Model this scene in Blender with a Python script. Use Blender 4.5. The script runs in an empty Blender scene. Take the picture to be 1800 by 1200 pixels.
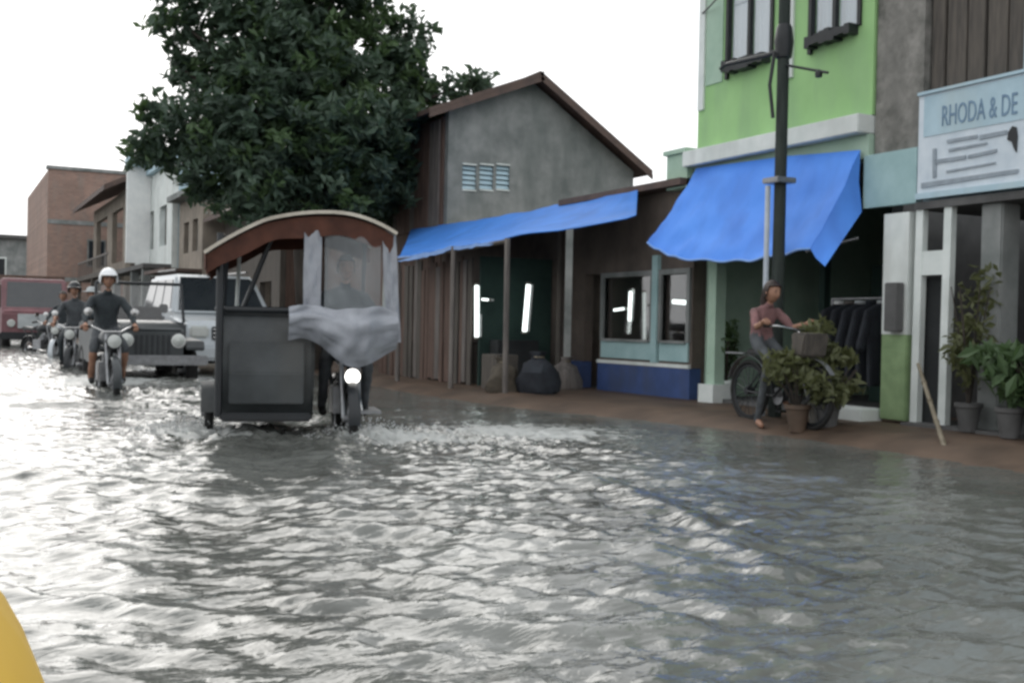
import bpy, bmesh, math, random
import numpy as np
from mathutils import Vector, Matrix, noise
R = math.radians
random.seed(7)
scene = bpy.context.scene
col = scene.collection

# ------------------------------------------------------------------ camera
FPX, CAMH, YAW, PIT, ROLL = 1930.0, 1.0, R(27.5), R(-0.68), R(1.2)
cd = bpy.data.cameras.new('camera'); cd.sensor_width = 36; cd.lens = 36 * FPX / 1800
cd.clip_start = 0.05; cd.clip_end = 3000
cam = bpy.data.objects.new('camera', cd); col.objects.link(cam)
cam.matrix_world = (Matrix.Translation((0, 0, CAMH)) @ Matrix.Rotation(-YAW, 4, 'Z') @
                    Matrix.Rotation(math.pi / 2 + PIT, 4, 'X') @ Matrix.Rotation(ROLL, 4, 'Z'))
scene.camera = cam
# ------------------------------------------------------------------ sky (overcast) and sun
SUN_EL, SUN_AZ = R(32), R(4)          # azimuth from +Y, negative = towards -X
w = bpy.data.worlds.new('World'); scene.world = w; w.use_nodes = True
nt = w.node_tree; nt.nodes.clear()
sky = nt.nodes.new('ShaderNodeTexSky'); sky.sky_type = 'NISHITA'; sky.sun_disc = False
sky.sun_elevation = SUN_EL; sky.sun_rotation = SUN_AZ; sky.dust_density = 6; sky.air_density = 1.5
hs = nt.nodes.new('ShaderNodeHueSaturation'); hs.inputs['Saturation'].default_value = 0.3
mx = nt.nodes.new('ShaderNodeMix'); mx.data_type = 'RGBA'; mx.inputs[0].default_value = 0.86
mx.inputs['B'].default_value = (11.6, 11.8, 12.0, 1)      # even cloud deck
bg = nt.nodes.new('ShaderNodeBackground'); bg.inputs['Strength'].default_value = 0.1
ow = nt.nodes.new('ShaderNodeOutputWorld')
nt.links.new(sky.outputs[0], hs.inputs['Color']); nt.links.new(hs.outputs[0], mx.inputs['A'])
nt.links.new(mx.outputs['Result'], bg.inputs['Color']); nt.links.new(bg.outputs[0], ow.inputs[0])
sd = bpy.data.lights.new('sun', 'SUN'); sd.energy = .85; sd.angle = R(45); sd.color = (1, .97, .92)
sun = bpy.data.objects.new('sun', sd); col.objects.link(sun)
sdir = Vector((math.sin(SUN_AZ) * math.cos(SUN_EL), math.cos(SUN_AZ) * math.cos(SUN_EL), math.sin(SUN_EL)))
sun.rotation_euler = sdir.to_track_quat('Z', 'Y').to_euler(); sun.location = (-10, 20, 30)
vs = scene.view_settings; vs.view_transform = 'Standard'; vs.look = 'None'; vs.exposure = 0.3; vs.gamma = 1
scene.cycles.filter_width = 2.9          # soft lens of a cheap video camera
scene.cycles.max_bounces = 8

# ------------------------------------------------------------------ pixel -> point helpers
def ray(px, py):
    u = (px - 900) / FPX; v = (600 - py) / FPX
    return (cam.matrix_world.to_3x3() @ Vector((u, v, -1)))
O = Vector((0, 0, CAMH))
def onX(px, py, X): d = ray(px, py); return O + d * (X / d.x)
def onY(px, py, Y): d = ray(px, py); return O + d * (Y / d.y)
def onZ(px, py, Z): d = ray(px, py); return O + d * ((Z - CAMH) / d.z)

# ------------------------------------------------------------------ materials
def mat(name, c1, c2=None, rough=.7, scale=4, bump=0, metal=0, spec=.4, stretch=(1, 1, 1), streak=None,
        emit=0, alpha=1, trans=0, detail=6, c3=None, coat=0):
    m = bpy.data.materials.new(name); m.use_nodes = True
    n = m.node_tree; b = n.nodes['Principled BSDF']
    b.inputs['Roughness'].default_value = rough; b.inputs['Metallic'].default_value = metal
    b.inputs['Specular IOR Level'].default_value = spec; b.inputs['Alpha'].default_value = alpha
    b.inputs['Transmission Weight'].default_value = trans; b.inputs['Coat Weight'].default_value = coat
    c2 = c2 or tuple(x * .7 for x in c1)
    tc = n.nodes.new('ShaderNodeTexCoord'); mp = n.nodes.new('ShaderNodeMapping')
    mp.inputs['Scale'].default_value = stretch
    n.links.new(tc.outputs['Object'], mp.inputs['Vector'])
    tx = n.nodes.new('ShaderNodeTexNoise'); tx.inputs['Scale'].default_value = scale
    tx.inputs['Detail'].default_value = detail; tx.inputs['Roughness'].default_value = .62
    n.links.new(mp.outputs[0], tx.inputs['Vector'])
    cr = n.nodes.new('ShaderNodeValToRGB')
    cr.color_ramp.elements[0].position = .33; cr.color_ramp.elements[1].position = .67
    cr.color_ramp.elements[0].color = (*c2, 1); cr.color_ramp.elements[1].color = (*c1, 1)
    n.links.new(tx.outputs['Fac'], cr.inputs['Fac'])
    out = cr.outputs['Color']
    if streak:        # vertical run-off stains
        m2 = n.nodes.new('ShaderNodeMapping'); m2.inputs['Scale'].default_value = (1.7, 1.7, .5)
        n.links.new(tc.outputs['Object'], m2.inputs['Vector'])
        t2 = n.nodes.new('ShaderNodeTexNoise'); t2.inputs['Scale'].default_value = 1.6; t2.inputs['Detail'].default_value = 5
        n.links.new(m2.outputs[0], t2.inputs['Vector'])
        r2 = n.nodes.new('ShaderNodeValToRGB'); r2.color_ramp.elements[0].position = .46; r2.color_ramp.elements[1].position = .85
        n.links.new(t2.outputs['Fac'], r2.inputs['Fac'])
        mxx = n.nodes.new('ShaderNodeMix'); mxx.data_type = 'RGBA'; mxx.inputs['B'].default_value = (*streak, 1)
        n.links.new(r2.outputs['Color'], mxx.inputs[0]); n.links.new(out, mxx.inputs['A']); out = mxx.outputs['Result']
    n.links.new(out, b.inputs['Base Color'])
    if bump:
        bp = n.nodes.new('ShaderNodeBump'); bp.inputs['Strength'].default_value = bump; bp.inputs['Distance'].default_value = .02
        n.links.new(tx.outputs['Fac'], bp.inputs['Height']); n.links.new(bp.outputs[0], b.inputs['Normal'])
    if emit:
        b.inputs['Emission Color'].default_value = (*c1, 1); b.inputs['Emission Strength'].default_value = emit
    return m

M = dict(
    concrete=mat('concrete', (.3, .31, .305), (.14, .155, .152), .9, 1.5, .4, streak=(.115, .135, .13), detail=9),
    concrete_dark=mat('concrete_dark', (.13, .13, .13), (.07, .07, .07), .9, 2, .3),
    green_paint=mat('green_paint', (.35, .59, .26), (.29, .51, .22), .75, 1.4, .15, streak=(.26, .42, .23)),
    green_pale=mat('green_pale', (.42, .56, .45), (.32, .46, .36), .8, 2.5, .1),
    green_pillar=mat('green_pillar', (.27, .38, .2), (.19, .28, .14), .8, 5, .1),
    white_paint=mat('white_paint', (.74, .78, .76), (.6, .65, .63), .6, 3, .1, streak=(.5, .52, .5)),
    white_clean=mat('white_clean', (.8, .81, .8), (.7, .72, .72), .5, 4),
    pale_blue=mat('pale_blue', (.45, .6, .68), (.36, .5, .58), .6, 3, streak=(.4, .5, .53)),
    pale_teal=mat('pale_teal', (.36, .52, .53), (.28, .43, .44), .7, 3),
    sign_white=mat('sign_white', (.62, .69, .75), (.5, .58, .65), .5, 5),
    sign_blue=mat('sign_blue', (.17, .27, .38), (.12, .2, .3), .5, 8),
    sign_grey=mat('sign_grey', (.3, .35, .4), (.22, .26, .3), .5, 8),
    stone=mat('mottled_stone', (.3, .29, .27), (.1, .1, .09), .9, 4, .5, streak=(.12, .12, .11)),
    plank=mat('plank', (.12, .105, .09), (.06, .055, .05), .85, 3, .4, stretch=(6, 6, .6)),
    plank_red=mat('plank_red', (.16, .105, .085), (.08, .055, .045), .85, 3, .4, stretch=(6, 6, .6)),
    plank_grey=mat('plank_grey', (.2, .18, .165), (.1, .09, .085), .85, 3, .4, stretch=(6, 6, .6)),
    brown_wall=mat('brown_wall', (.15, .12, .1), (.09, .075, .065), .85, 2.5, .2, streak=(.07, .06, .055)),
    roof=mat('rusty_roof', (.12, .08, .065), (.07, .05, .045), .7, 3, .3),
    tarp=mat('blue_tarp', (.1, .3, .86), (.075, .24, .76), .62, 1.2, .5, spec=.2, streak=(.07, .19, .6)),
    stall_tarp=mat('stall_tarp', (.06, .22, .64), (.045, .17, .52), .65, 1.6, .35, spec=.15, streak=(.05, .15, .42)),
    tarp_pale=mat('pale_blue_tarp', (.2, .36, .7), (.14, .28, .6), .42, 2, .3),
    blue_base=mat('blue_base', (.05, .09, .24), (.035, .065, .17), .7, 3, .1, streak=(.06, .07, .1)),
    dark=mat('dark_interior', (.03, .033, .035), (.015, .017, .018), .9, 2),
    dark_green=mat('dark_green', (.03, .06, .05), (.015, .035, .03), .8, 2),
    tan=mat('tan_wall', (.32, .28, .23), (.22, .19, .16), .85, 2, .2, streak=(.16, .14, .12)),
    brick=None,
    iron=mat('black_iron', (.02, .023, .026), (.01, .012, .014), .5, 6, .1),
    wood_pole=mat('dark_pole', (.035, .045, .04), (.015, .022, .02), .8, 4, .3, stretch=(4, 4, .5)),
    pipe=mat('grey_pipe', (.55, .6, .66), (.42, .47, .53), .5, 5),
    bamboo=mat('bamboo', (.22, .19, .14), (.14, .12, .085), .6, 6, .2),
    glass=mat('window_glass', (.03, .035, .04), (.02, .025, .03), .06, 3, spec=.8),
    curtain=mat('curtain', (.55, .63, .68), (.42, .5, .56), .8, 3, .2, stretch=(1, 8, .2)),
    rubber=mat('rubber', (.018, .018, .018), (.01, .01, .01), .8, 20),
    chrome=mat('chrome', (.6, .6, .6), (.45, .45, .45), .22, 10, metal=1),
    steel=mat('dull_steel', (.3, .31, .32), (.2, .2, .21), .4, 10, metal=.8),
    red_cloth=mat('red_cloth', (.135, .056, .038), (.075, .034, .026), .85, 5, .3),
    canvas=mat('cream_canvas', (.62, .58, .5), (.42, .38, .32), .8, 4, .3),
    grey_tarp=mat('grey_tarp', (.33, .35, .39), (.25, .265, .3), .38, 7, .15, spec=.6),
    side_panel=mat('dark_grey_panel', (.06, .068, .072), (.03, .035, .038), .45, 2.5, .1, streak=(.085, .085, .08)),
    black_paint=mat('black_paint', (.02, .024, .028), (.013, .015, .018), .35, 3),
    silver=mat('silver_paint', (.5, .54, .57), (.43, .47, .5), .3, 3, metal=.15, spec=.6, coat=.4),
    jeep_grey=mat('jeep_grey', (.05, .058, .062), (.028, .033, .036), .35, 3, spec=.5),
    red_paint=mat('faded_red', (.24, .12, .13), (.16, .085, .095), .5, 3),
    yellow=mat('yellow_paint', (.62, .4, .05), (.56, .35, .04), .5, 2),
    lamp=mat('lit_lamp', (1, .98, .92), (1, .98, .92), .3, emit=3.2),
    tube=mat('lit_tube', (.9, 1, .97), (.9, 1, .97), .3, emit=2.2),
    lens=mat('lamp_lens', (.55, .57, .55), (.45, .47, .45), .12, 5, spec=.7),
    seat=mat('black_vinyl', (.022, .022, .024), (.015, .015, .016), .45, 6, .2),
    skin=mat('skin', (.36, .2, .135), (.28, .15, .1), .55, 8),
    hair=mat('dark_hair', (.03, .016, .012), (.016, .01, .008), .5, 12, .4, stretch=(8, 8, 1)),
    shirt_pink=mat('dusty_pink_shirt', (.25, .13, .13), (.15, .085, .085), .85, 6, .4),
    shirt_dark=mat('dark_jacket', (.04, .05, .055), (.025, .03, .035), .8, 6, .4),
    shirt_white=mat('white_shirt', (.6, .62, .63), (.45, .47, .5), .85, 6, .4),
    shirt_green=mat('green_shirt', (.09, .13, .1), (.05, .08, .06), .85, 6, .4),
    trousers=mat('grey_trousers', (.09, .1, .11), (.05, .055, .06), .85, 6, .3),
    helmet=mat('white_helmet', (.8, .82, .84), (.75, .77, .79), .2, 4),
    mud=mat('wet_mud', (.13, .088, .062), (.06, .042, .03), .6, 1.6, .9, spec=.4),
    asphalt=mat('road_bed', (.06, .055, .05), (.04, .037, .033), .8, 2, .3),
    terracotta=mat('terracotta', (.24, .12, .08), (.16, .08, .05), .8, 5, .2),
    pot_grey=mat('pale_pot', (.4, .38, .34), (.28, .27, .24), .8, 5, .2),
    bark=mat('bark', (.06, .05, .042), (.03, .026, .022), .9, 5, .6, stretch=(3, 3, .6)),
    cloth_dark=mat('dark_garment', (.03, .036, .045), (.018, .02, .026), .85, 5, .3),
    cloth_pale=mat('pale_garment', (.5, .53, .54), (.38, .41, .42), .85, 5, .3),
)

def leaf_mat(name, c1, c2):
    m = mat(name, c1, c2, .55, .9, spec=.35)
    n = m.node_tree; b = n.nodes['Principled BSDF']
    tr = n.nodes.new('ShaderNodeBsdfTranslucent'); tr.inputs['Color'].default_value = (c1[0] * 1.4, c1[1] * 1.5, c1[2], 1)
    ms = n.nodes.new('ShaderNodeMixShader'); ms.inputs[0].default_value = .22
    n.links.new(b.outputs[0], ms.inputs[1]); n.links.new(tr.outputs[0], ms.inputs[2])
    n.links.new(ms.outputs[0], n.nodes['Material Output'].inputs['Surface'])
    return m
M['burlap'] = mat('burlap', (.1, .085, .065), (.055, .047, .037), .9, 9, .4)
M['leaf'] = leaf_mat('tree_leaf', (.075, .115, .08), (.038, .064, .048))
M['leaf_light'] = leaf_mat('bush_leaf', (.085, .14, .06), (.045, .08, .035))
M['leaf_olive'] = leaf_mat('olive_leaf', (.14, .15, .07), (.07, .08, .04))

def brick_mat():
    m = mat('brick_face', (.38, .25, .2), (.28, .19, .155), .9, .6, streak=(.27, .22, .19))
    n = m.node_tree; b = n.nodes['Principled BSDF']
    tc = n.nodes.new('ShaderNodeTexCoord'); mp = n.nodes.new('ShaderNodeMapping'); mp.inputs['Rotation'].default_value = (R(90), 0, 0)
    bt = n.nodes.new('ShaderNodeTexBrick'); bt.inputs['Scale'].default_value = 2.2; bt.inputs['Mortar Size'].default_value = .03
    bt.inputs['Color1'].default_value = (1, 1, 1, 1); bt.inputs['Color2'].default_value = (.78, .78, .8, 1); bt.inputs['Mortar'].default_value = (.85, .95, 1, 1)
    n.links.new(tc.outputs['Object'], mp.inputs[0]); n.links.new(mp.outputs[0], bt.inputs['Vector'])
    src = b.inputs['Base Color'].links[0].from_socket
    mm = n.nodes.new('ShaderNodeMix'); mm.data_type = 'RGBA'; mm.blend_type = 'MULTIPLY'; mm.inputs[0].default_value = 1
    n.links.new(src, mm.inputs['A']); n.links.new(bt.outputs['Color'], mm.inputs['B']); n.links.new(mm.outputs['Result'], b.inputs['Base Color'])
    return m
M['brick'] = brick_mat()

def plastic_mat():
    m = bpy.data.materials.new('clear_plastic'); m.use_nodes = True; n = m.node_tree
    b = n.nodes['Principled BSDF']; b.inputs['Base Color'].default_value = (.5, .55, .58, 1); b.inputs['Roughness'].default_value = .18
    t = n.nodes.new('ShaderNodeBsdfTransparent'); ms = n.nodes.new('ShaderNodeMixShader')
    ns = n.nodes.new('ShaderNodeTexNoise'); ns.inputs['Scale'].default_value = 3
    rp = n.nodes.new('ShaderNodeMapRange'); rp.inputs['To Min'].default_value = .06; rp.inputs['To Max'].default_value = .26
    n.links.new(ns.outputs['Fac'], rp.inputs['Value']); n.links.new(rp.outputs[0], ms.inputs[0])
    n.links.new(t.outputs[0], ms.inputs[1]); n.links.new(b.outputs[0], ms.inputs[2])
    n.links.new(ms.outputs[0], n.nodes['Material Output'].inputs['Surface'])
    return m
M['plastic'] = plastic_mat()
def shopglass_mat():
    m = bpy.data.materials.new('shop_glass'); m.use_nodes = True; n = m.node_tree
    g = n.nodes.new('ShaderNodeBsdfGlossy'); g.inputs['Roughness'].default_value = .04
    t = n.nodes.new('ShaderNodeBsdfTransparent'); ms = n.nodes.new('ShaderNodeMixShader')
    fr = n.nodes.new('ShaderNodeLayerWeight'); fr.inputs['Blend'].default_value = .18
    fm = n.nodes.new('ShaderNodeMath'); fm.operation = 'MULTIPLY_ADD'; fm.inputs[1].default_value = .5; fm.inputs[2].default_value = .03
    n.links.new(fr.outputs['Facing'], fm.inputs[0]); n.links.new(fm.outputs[0], ms.inputs[0]); n.links.new(t.outputs[0], ms.inputs[1]); n.links.new(g.outputs[0], ms.inputs[2])
    n.links.new(ms.outputs[0], n.nodes['Material Output'].inputs['Surface'])
    return m
M['shop_glass'] = shopglass_mat()

# ------------------------------------------------------------------ mesh builder
ORG = {}
def tag(o, label=None, cat=None, group=None, kind=None):
    for k, v in (('label', label), ('category', cat), ('group', group), ('kind', kind)):
        if v: o[k] = v
    return o
def empty(name, loc, rz=0, local=False, **kw):
    o = bpy.data.objects.new(name, None); col.objects.link(o); o.location = loc; o.rotation_euler = (0, 0, rz)
    o.empty_display_size = .2
    ORG[o.name] = Vector((0, 0, 0)) if local else Vector(loc)
    return tag(o, **kw)
class MB:
    def __init__(s): s.v = []; s.f = []; s.mi = []
    def add(s, vs, fs, mi=0):
        b = len(s.v); s.v += [tuple(v) for v in vs]
        for f in fs: s.f.append(tuple(i + b for i in f)); s.mi.append(mi)
        return s
    def box(s, x0, x1, y0, y1, z0, z1, mi=0):
        if x0 > x1: x0, x1 = x1, x0
        if y0 > y1: y0, y1 = y1, y0
        if z0 > z1: z0, z1 = z1, z0
        v = [(x, y, z) for x in (x0, x1) for y in (y0, y1) for z in (z0, z1)]
        return s.add(v, [(0, 1, 3, 2), (4, 6, 7, 5), (0, 4, 5, 1), (2, 3, 7, 6), (0, 2, 6, 4), (1, 5, 7, 3)], mi)
    def bar(s, p, q, a, b=None, up=(0, 0, 1), mi=0):
        p, q = Vector(p), Vector(q); b = b or a; d = (q - p).normalized(); u = Vector(up)
        if abs(d.dot(u)) > .95: u = Vector((0, 1, 0))
        r = d.cross(u).normalized(); u = r.cross(d)
        v = [c + r * (i * a / 2) + u * (j * b / 2) for c in (p, q) for i, j in ((-1, -1), (1, -1), (1, 1), (-1, 1))]
        return s.add(v, [(0, 3, 2, 1), (4, 5, 6, 7), (0, 1, 5, 4), (1, 2, 6, 5), (2, 3, 7, 6), (3, 0, 4, 7)], mi)
    def tube(s, pts, r, n=8, mi=0, cap=True, closed=False):
        pts = [Vector(p) for p in pts]; k = len(pts); r = list(r) if hasattr(r, '__len__') else [r] * k
        rings = []; prev = None
        for i, p in enumerate(pts):
            if closed: d = pts[(i + 1) % k] - pts[i - 1]
            else: d = pts[min(i + 1, k - 1)] - pts[max(i - 1, 0)]
            d = d.normalized()
            if prev is None:
                a = Vector((0, 0, 1)) if abs(d.z) < .9 else Vector((1, 0, 0))
                u = d.cross(a).normalized()
            else: u = (prev - d * prev.dot(d)).normalized()
            prev = u; w_ = d.cross(u)
            rings.append([p + (u * math.cos(2 * math.pi * j / n) + w_ * math.sin(2 * math.pi * j / n)) * r[i] for j in range(n)])
        v = [q for g in rings for q in g]; f = []
        for i in range(k if closed else k - 1):
            a, b = i * n, ((i + 1) % k) * n
            for j in range(n): f.append((a + j, a + (j + 1) % n, b + (j + 1) % n, b + j))
        if cap and not closed: f.append(tuple(range(n - 1, -1, -1))); f.append(tuple((k - 1) * n + j for j in range(n)))
        return s.add(v, f, mi)
    def lathe(s, prof, c=(0, 0, 0), axis='Z', n=20, mi=0):
        c = Vector(c); v = []; f = []
        for r, z in prof:
            for j in range(n):
                a = 2 * math.pi * j / n; x, y = r * math.cos(a), r * math.sin(a)
                v.append(c + Vector({'Z': (x, y, z), 'X': (z, x, y), 'Y': (y, z, x)}[axis]))
        k = len(prof)
        for i in range(k - 1):
            for j in range(n): f.append((i * n + j, i * n + (j + 1) % n, (i + 1) * n + (j + 1) % n, (i + 1) * n + j))
        f.append(tuple(range(n - 1, -1, -1))); f.append(tuple((k - 1) * n + j for j in range(n)))
        return s.add(v, f, mi)
    def prism(s, poly, axis, a, b, mi=0):
        def mk(p, t): return {'X': (t, p[0], p[1]), 'Y': (p[0], t, p[1]), 'Z': (p[0], p[1], t)}[axis]
        n = len(poly); v = [mk(p, a) for p in poly] + [mk(p, b) for p in poly]
        f = [tuple(range(n - 1, -1, -1)), tuple(range(n, 2 * n))] + [(i, (i + 1) % n, n + (i + 1) % n, n + i) for i in range(n)]
        return s.add(v, f, mi)
    def grid(s, rows, mi=0, thick=0):
        rows = [[Vector(p) for p in r] for r in rows]; m_, n_ = len(rows), len(rows[0])
        top = [p for r in rows for p in r]
        f = [(i * n_ + j, i * n_ + j + 1, (i + 1) * n_ + j + 1, (i + 1) * n_ + j) for i in range(m_ - 1) for j in range(n_ - 1)]
        if not thick: return s.add(top, f, mi)
        nr = [Vector() for _ in top]
        for q in f:
            nn = (top[q[1]] - top[q[0]]).cross(top[q[3]] - top[q[0]])
            if nn.length < 1e-9: nn = (top[q[2]] - top[q[1]]).cross(top[q[3]] - top[q[1]])
            for i in q: nr[i] += nn
        bot = [p - n.normalized() * thick for p, n in zip(top, nr)]; N = len(top)
        g = f + [tuple(N + i for i in reversed(q)) for q in f]
        ed = ([(j, j + 1) for j in range(n_ - 1)] + [((m_ - 1) * n_ + j + 1, (m_ - 1) * n_ + j) for j in range(n_ - 1)] +
              [((i + 1) * n_, i * n_) for i in range(m_ - 1)] + [(i * n_ + n_ - 1, (i + 1) * n_ + n_ - 1) for i in range(m_ - 1)])
        g += [(a, N + a, N + b, b) for a, b in ed]
        return s.add(top + bot, g, mi)
    def build(s, name, m, parent=None, smooth=False, bevel=0, **kw):
        off = ORG.get(parent.name, Vector()) if parent else Vector()
        me = bpy.data.meshes.new(name)
        me.from_pydata([(x - off.x, y - off.y, z - off.z) for x, y, z in s.v], [], s.f)
        ms = m if isinstance(m, (list, tuple)) else [m]
        for k in ms: me.materials.append(M[k] if isinstance(k, str) else k)
        me.polygons.foreach_set('material_index', s.mi)
        bm = bmesh.new(); bm.from_mesh(me)
        bmesh.ops.recalc_face_normals(bm, faces=bm.faces)
        if bevel: bmesh.ops.bevel(bm, geom=bm.edges[:], offset=bevel, segments=2, affect='EDGES', clamp_overlap=True)
        bm.to_mesh(me); bm.free()
        if smooth: me.polygons.foreach_set('use_smooth', [True] * len(me.polygons))
        o = bpy.data.objects.new(name, me); col.objects.link(o)
        if smooth:
            me.set_sharp_from_angle(angle=R(45))
        if parent: o.parent = parent; ORG[o.name] = off
        return tag(o, **kw)
def bx(name, m, parent, *a, bevel=0, **kw): return MB().box(*a).build(name, m, parent, bevel=bevel, **kw)

# ================================================================== SETTING
BED = -0.12
g = MB().add([(-400, -300, BED), (400, -300, BED), (400, 500, BED), (-400, 500, BED)], [(0, 1, 2, 3)])
g.build('ground', 'asphalt', kind='structure')

# muddy verge between the flooded street and the shops
EDGE = [(-2, 7.5), (3, 7.4), (5.2, 7.2), (7, 7.35), (9, 7.3), (10.5, 6.9), (12, 6.4), (14, 6.1), (17, 6.1), (20, 6.3), (25, 6.2), (32, 5.9), (42, 5.6), (60, 4.0), (90, 2)]
def edge_x(y):
    for (a, xa), (b, xb) in zip(EDGE, EDGE[1:]):
        if a <= y <= b: return xa + (xb - xa) * (y - a) / (b - a)
    return 7.5 if y < 0 else 3
rows = []
ys = list(np.arange(-2, 26, .12)) + list(np.arange(26, 90, .8))
for y in ys:
    e = edge_x(y); r = []
    for k in range(26):
        t = k / 25; x = e - .5 + t * (13.5 - e)
        d = x - e
        z = -.13 + .13 * min(1, max(0, (d + .5) / .5)) + .11 * min(1, max(0, d / .45)) ** .8
        nz = noise.noise(Vector((x * 1.7, y * 1.7, 0))) * .035 + noise.noise(Vector((x * 5, y * 5, 3))) * .015
        z += nz * min(1, max(0, (d + .6))) if d < 1.1 else nz * .2
        r.append((x, y, z))
    rows.append(r)
MB().grid(rows).build('muddy_verge', 'mud', smooth=True, kind='structure')

# flood water: real waves
def water():
    gx = np.concatenate([np.arange(-60, -8, 2.0), np.arange(-8, -1, .25), np.arange(-1, 8.2, .03)])
    gy = [-4.0]
    while gy[-1] < 140:
        y = gy[-1]; gy.append(y + (.3 if y < .5 else .028 if y < 7 else .028 + (y - 7) * .0075))
    gy = np.array(gy); X, Y = np.meshgrid(gx, gy)
    rs = np.random.RandomState(4); Z = np.zeros_like(X)
    base = math.atan2(math.cos(YAW), math.sin(YAW))      # waves run up and down the street
    for i in range(110):
        lam = .095 * (7 ** rs.rand() ** 1.35); a = base + rs.normal(0, .7)
        k = 2 * math.pi / lam; ph = rs.rand() * 6.28
        wob = .35 * np.sin(X * rs.uniform(.3, 1.3) + Y * rs.uniform(.3, 1.3) + rs.rand() * 6)
        th = k * (math.cos(a) * X + math.sin(a) * Y) + ph + wob * 2
        env = .55 + .45 * np.sin(X * rs.uniform(.3, .9) + Y * rs.uniform(.2, .7) + rs.rand() * 6)
        s = np.sin(th)
        Z += .0046 * lam ** .8 * env * (s + .35 * np.sin(2 * th + 1.2))
    # wake of the tricycle: a V of ridges opening behind the bow
    cx, cy = 3.3, 9.4
    for sg in (-1, 1):
        u = (X - cx) * sg; vv = cy - Y + 2.2
        dd = (u - .35 * np.abs(vv)) 
        Z += .035 * np.exp(-(dd / .8) ** 2) * np.sin(dd * 7 + .6 * np.sin(Y * 2.1)) * np.exp(-np.clip(vv, 0, 30) / 6) * (vv > -1)
    # a few long single wakes crossing the street
    for (pts, hgt, wid) in (([(-60, 1035), (250, 1068), (520, 1098), (950, 1108), (1200, 1095)], .034, .10), ([(350, 905), (600, 925), (900, 950), (1150, 965)], .03, .13),
                            ([(900, 800), (1060, 850), (1200, 900), (1370, 1000)], .026, .12), ([(560, 990), (800, 1035), (1080, 1060)], .024, .09), ([(40, 830), (300, 860), (560, 880)], .03, .2)):
        P_ = [onZ(a_, b_, 0) for a_, b_ in pts]; best = np.full(X.shape, 9.0); sgn_ = np.zeros_like(X)
        for p_, q_ in zip(P_, P_[1:]):
            dx, dy = q_.x - p_.x, q_.y - p_.y; L2 = dx * dx + dy * dy
            tt = np.clip(((X - p_.x) * dx + (Y - p_.y) * dy) / L2, 0, 1)
            ex_, ey_ = X - p_.x - tt * dx, Y - p_.y - tt * dy; d_ = np.hypot(ex_, ey_)
            sg_ = np.sign(dx * ey_ - dy * ex_); u_ = d_ < best; best[u_] = d_[u_]; sgn_[u_] = sg_[u_]
        dd = best * sgn_ + .03 * np.sin(X * 9 + Y * 7)
        Z += hgt * (np.exp(-(dd / wid) ** 2) - .5 * np.exp(-((dd - 1.6 * wid) / wid) ** 2))
    # churned water round the wheels
    for cx_, cy_, rr_, am in ((3.5, 9.2, .75, .035), (4.6, 9.3, 1.5, .018), (2.3, 10.0, .7, .03), (2.1, 15.2, .9, .03)):
        rq = np.hypot(X - cx_, Y - cy_); m_ = np.exp(-(rq / rr_) ** 2)
        Z += am * m_ * (np.sin(X * 23 + 3 * np.sin(Y * 11)) * np.sin(Y * 27 + 2.5 * np.sin(X * 13)) + .4)
    r0 = np.hypot((X - 3.35), (Y - 9.3))
    Z += .05 * np.exp(-(r0 / .45) ** 2)
    # calmer towards the verge and far off
    ex = np.interp(Y, [a for a, b in EDGE], [b for a, b in EDGE])
    calm = np.clip((ex - X) / 2.8, .22, 1); Z *= calm
    fade = np.clip(1 - (Y - 30) / 60, .25, 1); Z *= fade
    Z[X < -9] *= .1
    ny, nx = X.shape
    verts = np.stack([X, Y, Z], -1).reshape(-1, 3)
    idx = np.arange(nx * ny).reshape(ny, nx)
    q = np.stack([idx[:-1, :-1], idx[:-1, 1:], idx[1:, 1:], idx[1:, :-1]], -1).reshape(-1, 4)
    me = bpy.data.meshes.new('water'); me.vertices.add(len(verts)); me.vertices.foreach_set('co', verts.ravel())
    me.loops.add(q.size); me.loops.foreach_set('vertex_index', q.ravel().astype(np.int32))
    me.polygons.add(len(q)); me.polygons.foreach_set('loop_start', np.arange(0, q.size, 4, dtype=np.int32))
    me.polygons.foreach_set('use_smooth', np.ones(len(q), bool)); me.update(calc_edges=True)
    m = bpy.data.materials.new('flood_water'); m.use_nodes = True; n = m.node_tree; b = n.nodes['Principled BSDF']
    b.inputs['Roughness'].default_value = .09; b.inputs['IOR'].default_value = 1.5; b.inputs['Specular IOR Level'].default_value = .5
    tc = n.nodes.new('ShaderNodeTexCoord')
    t1 = n.nodes.new('ShaderNodeTexNoise'); t1.inputs['Scale'].default_value = .7; t1.inputs['Detail'].default_value = 6
    n.links.new(tc.outputs['Object'], t1.inputs['Vector'])
    cr = n.nodes.new('ShaderNodeValToRGB'); cr.color_ramp.elements[0].color = (.082, .086, .078, 1); cr.color_ramp.elements[1].color = (.145, .152, .142, 1)
    cr.color_ramp.elements[0].position = .35; cr.color_ramp.elements[1].position = .65
    n.links.new(t1.outputs['Fac'], cr.inputs['Fac'])
    # foam churned up round the tricycle and along its wake
    def dist(c, sx, sy):
        mp = n.nodes.new('ShaderNodeMapping'); mp.vector_type = 'POINT'
        mp.inputs['Location'].default_value = (-c[0] * sx, -c[1] * sy, 0); mp.inputs['Scale'].default_value = (sx, sy, 0)
        n.links.new(tc.outputs['Object'], mp.inputs['Vector'])
        ln = n.nodes.new('ShaderNodeVectorMath'); ln.operation = 'LENGTH'; n.links.new(mp.outputs[0], ln.inputs[0])
        mr = n.nodes.new('ShaderNodeMapRange'); mr.inputs['From Min'].default_value = 1; mr.inputs['From Max'].default_value = .1
        n.links.new(ln.outputs['Value'], mr.inputs['Value']); return mr.outputs[0]
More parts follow.
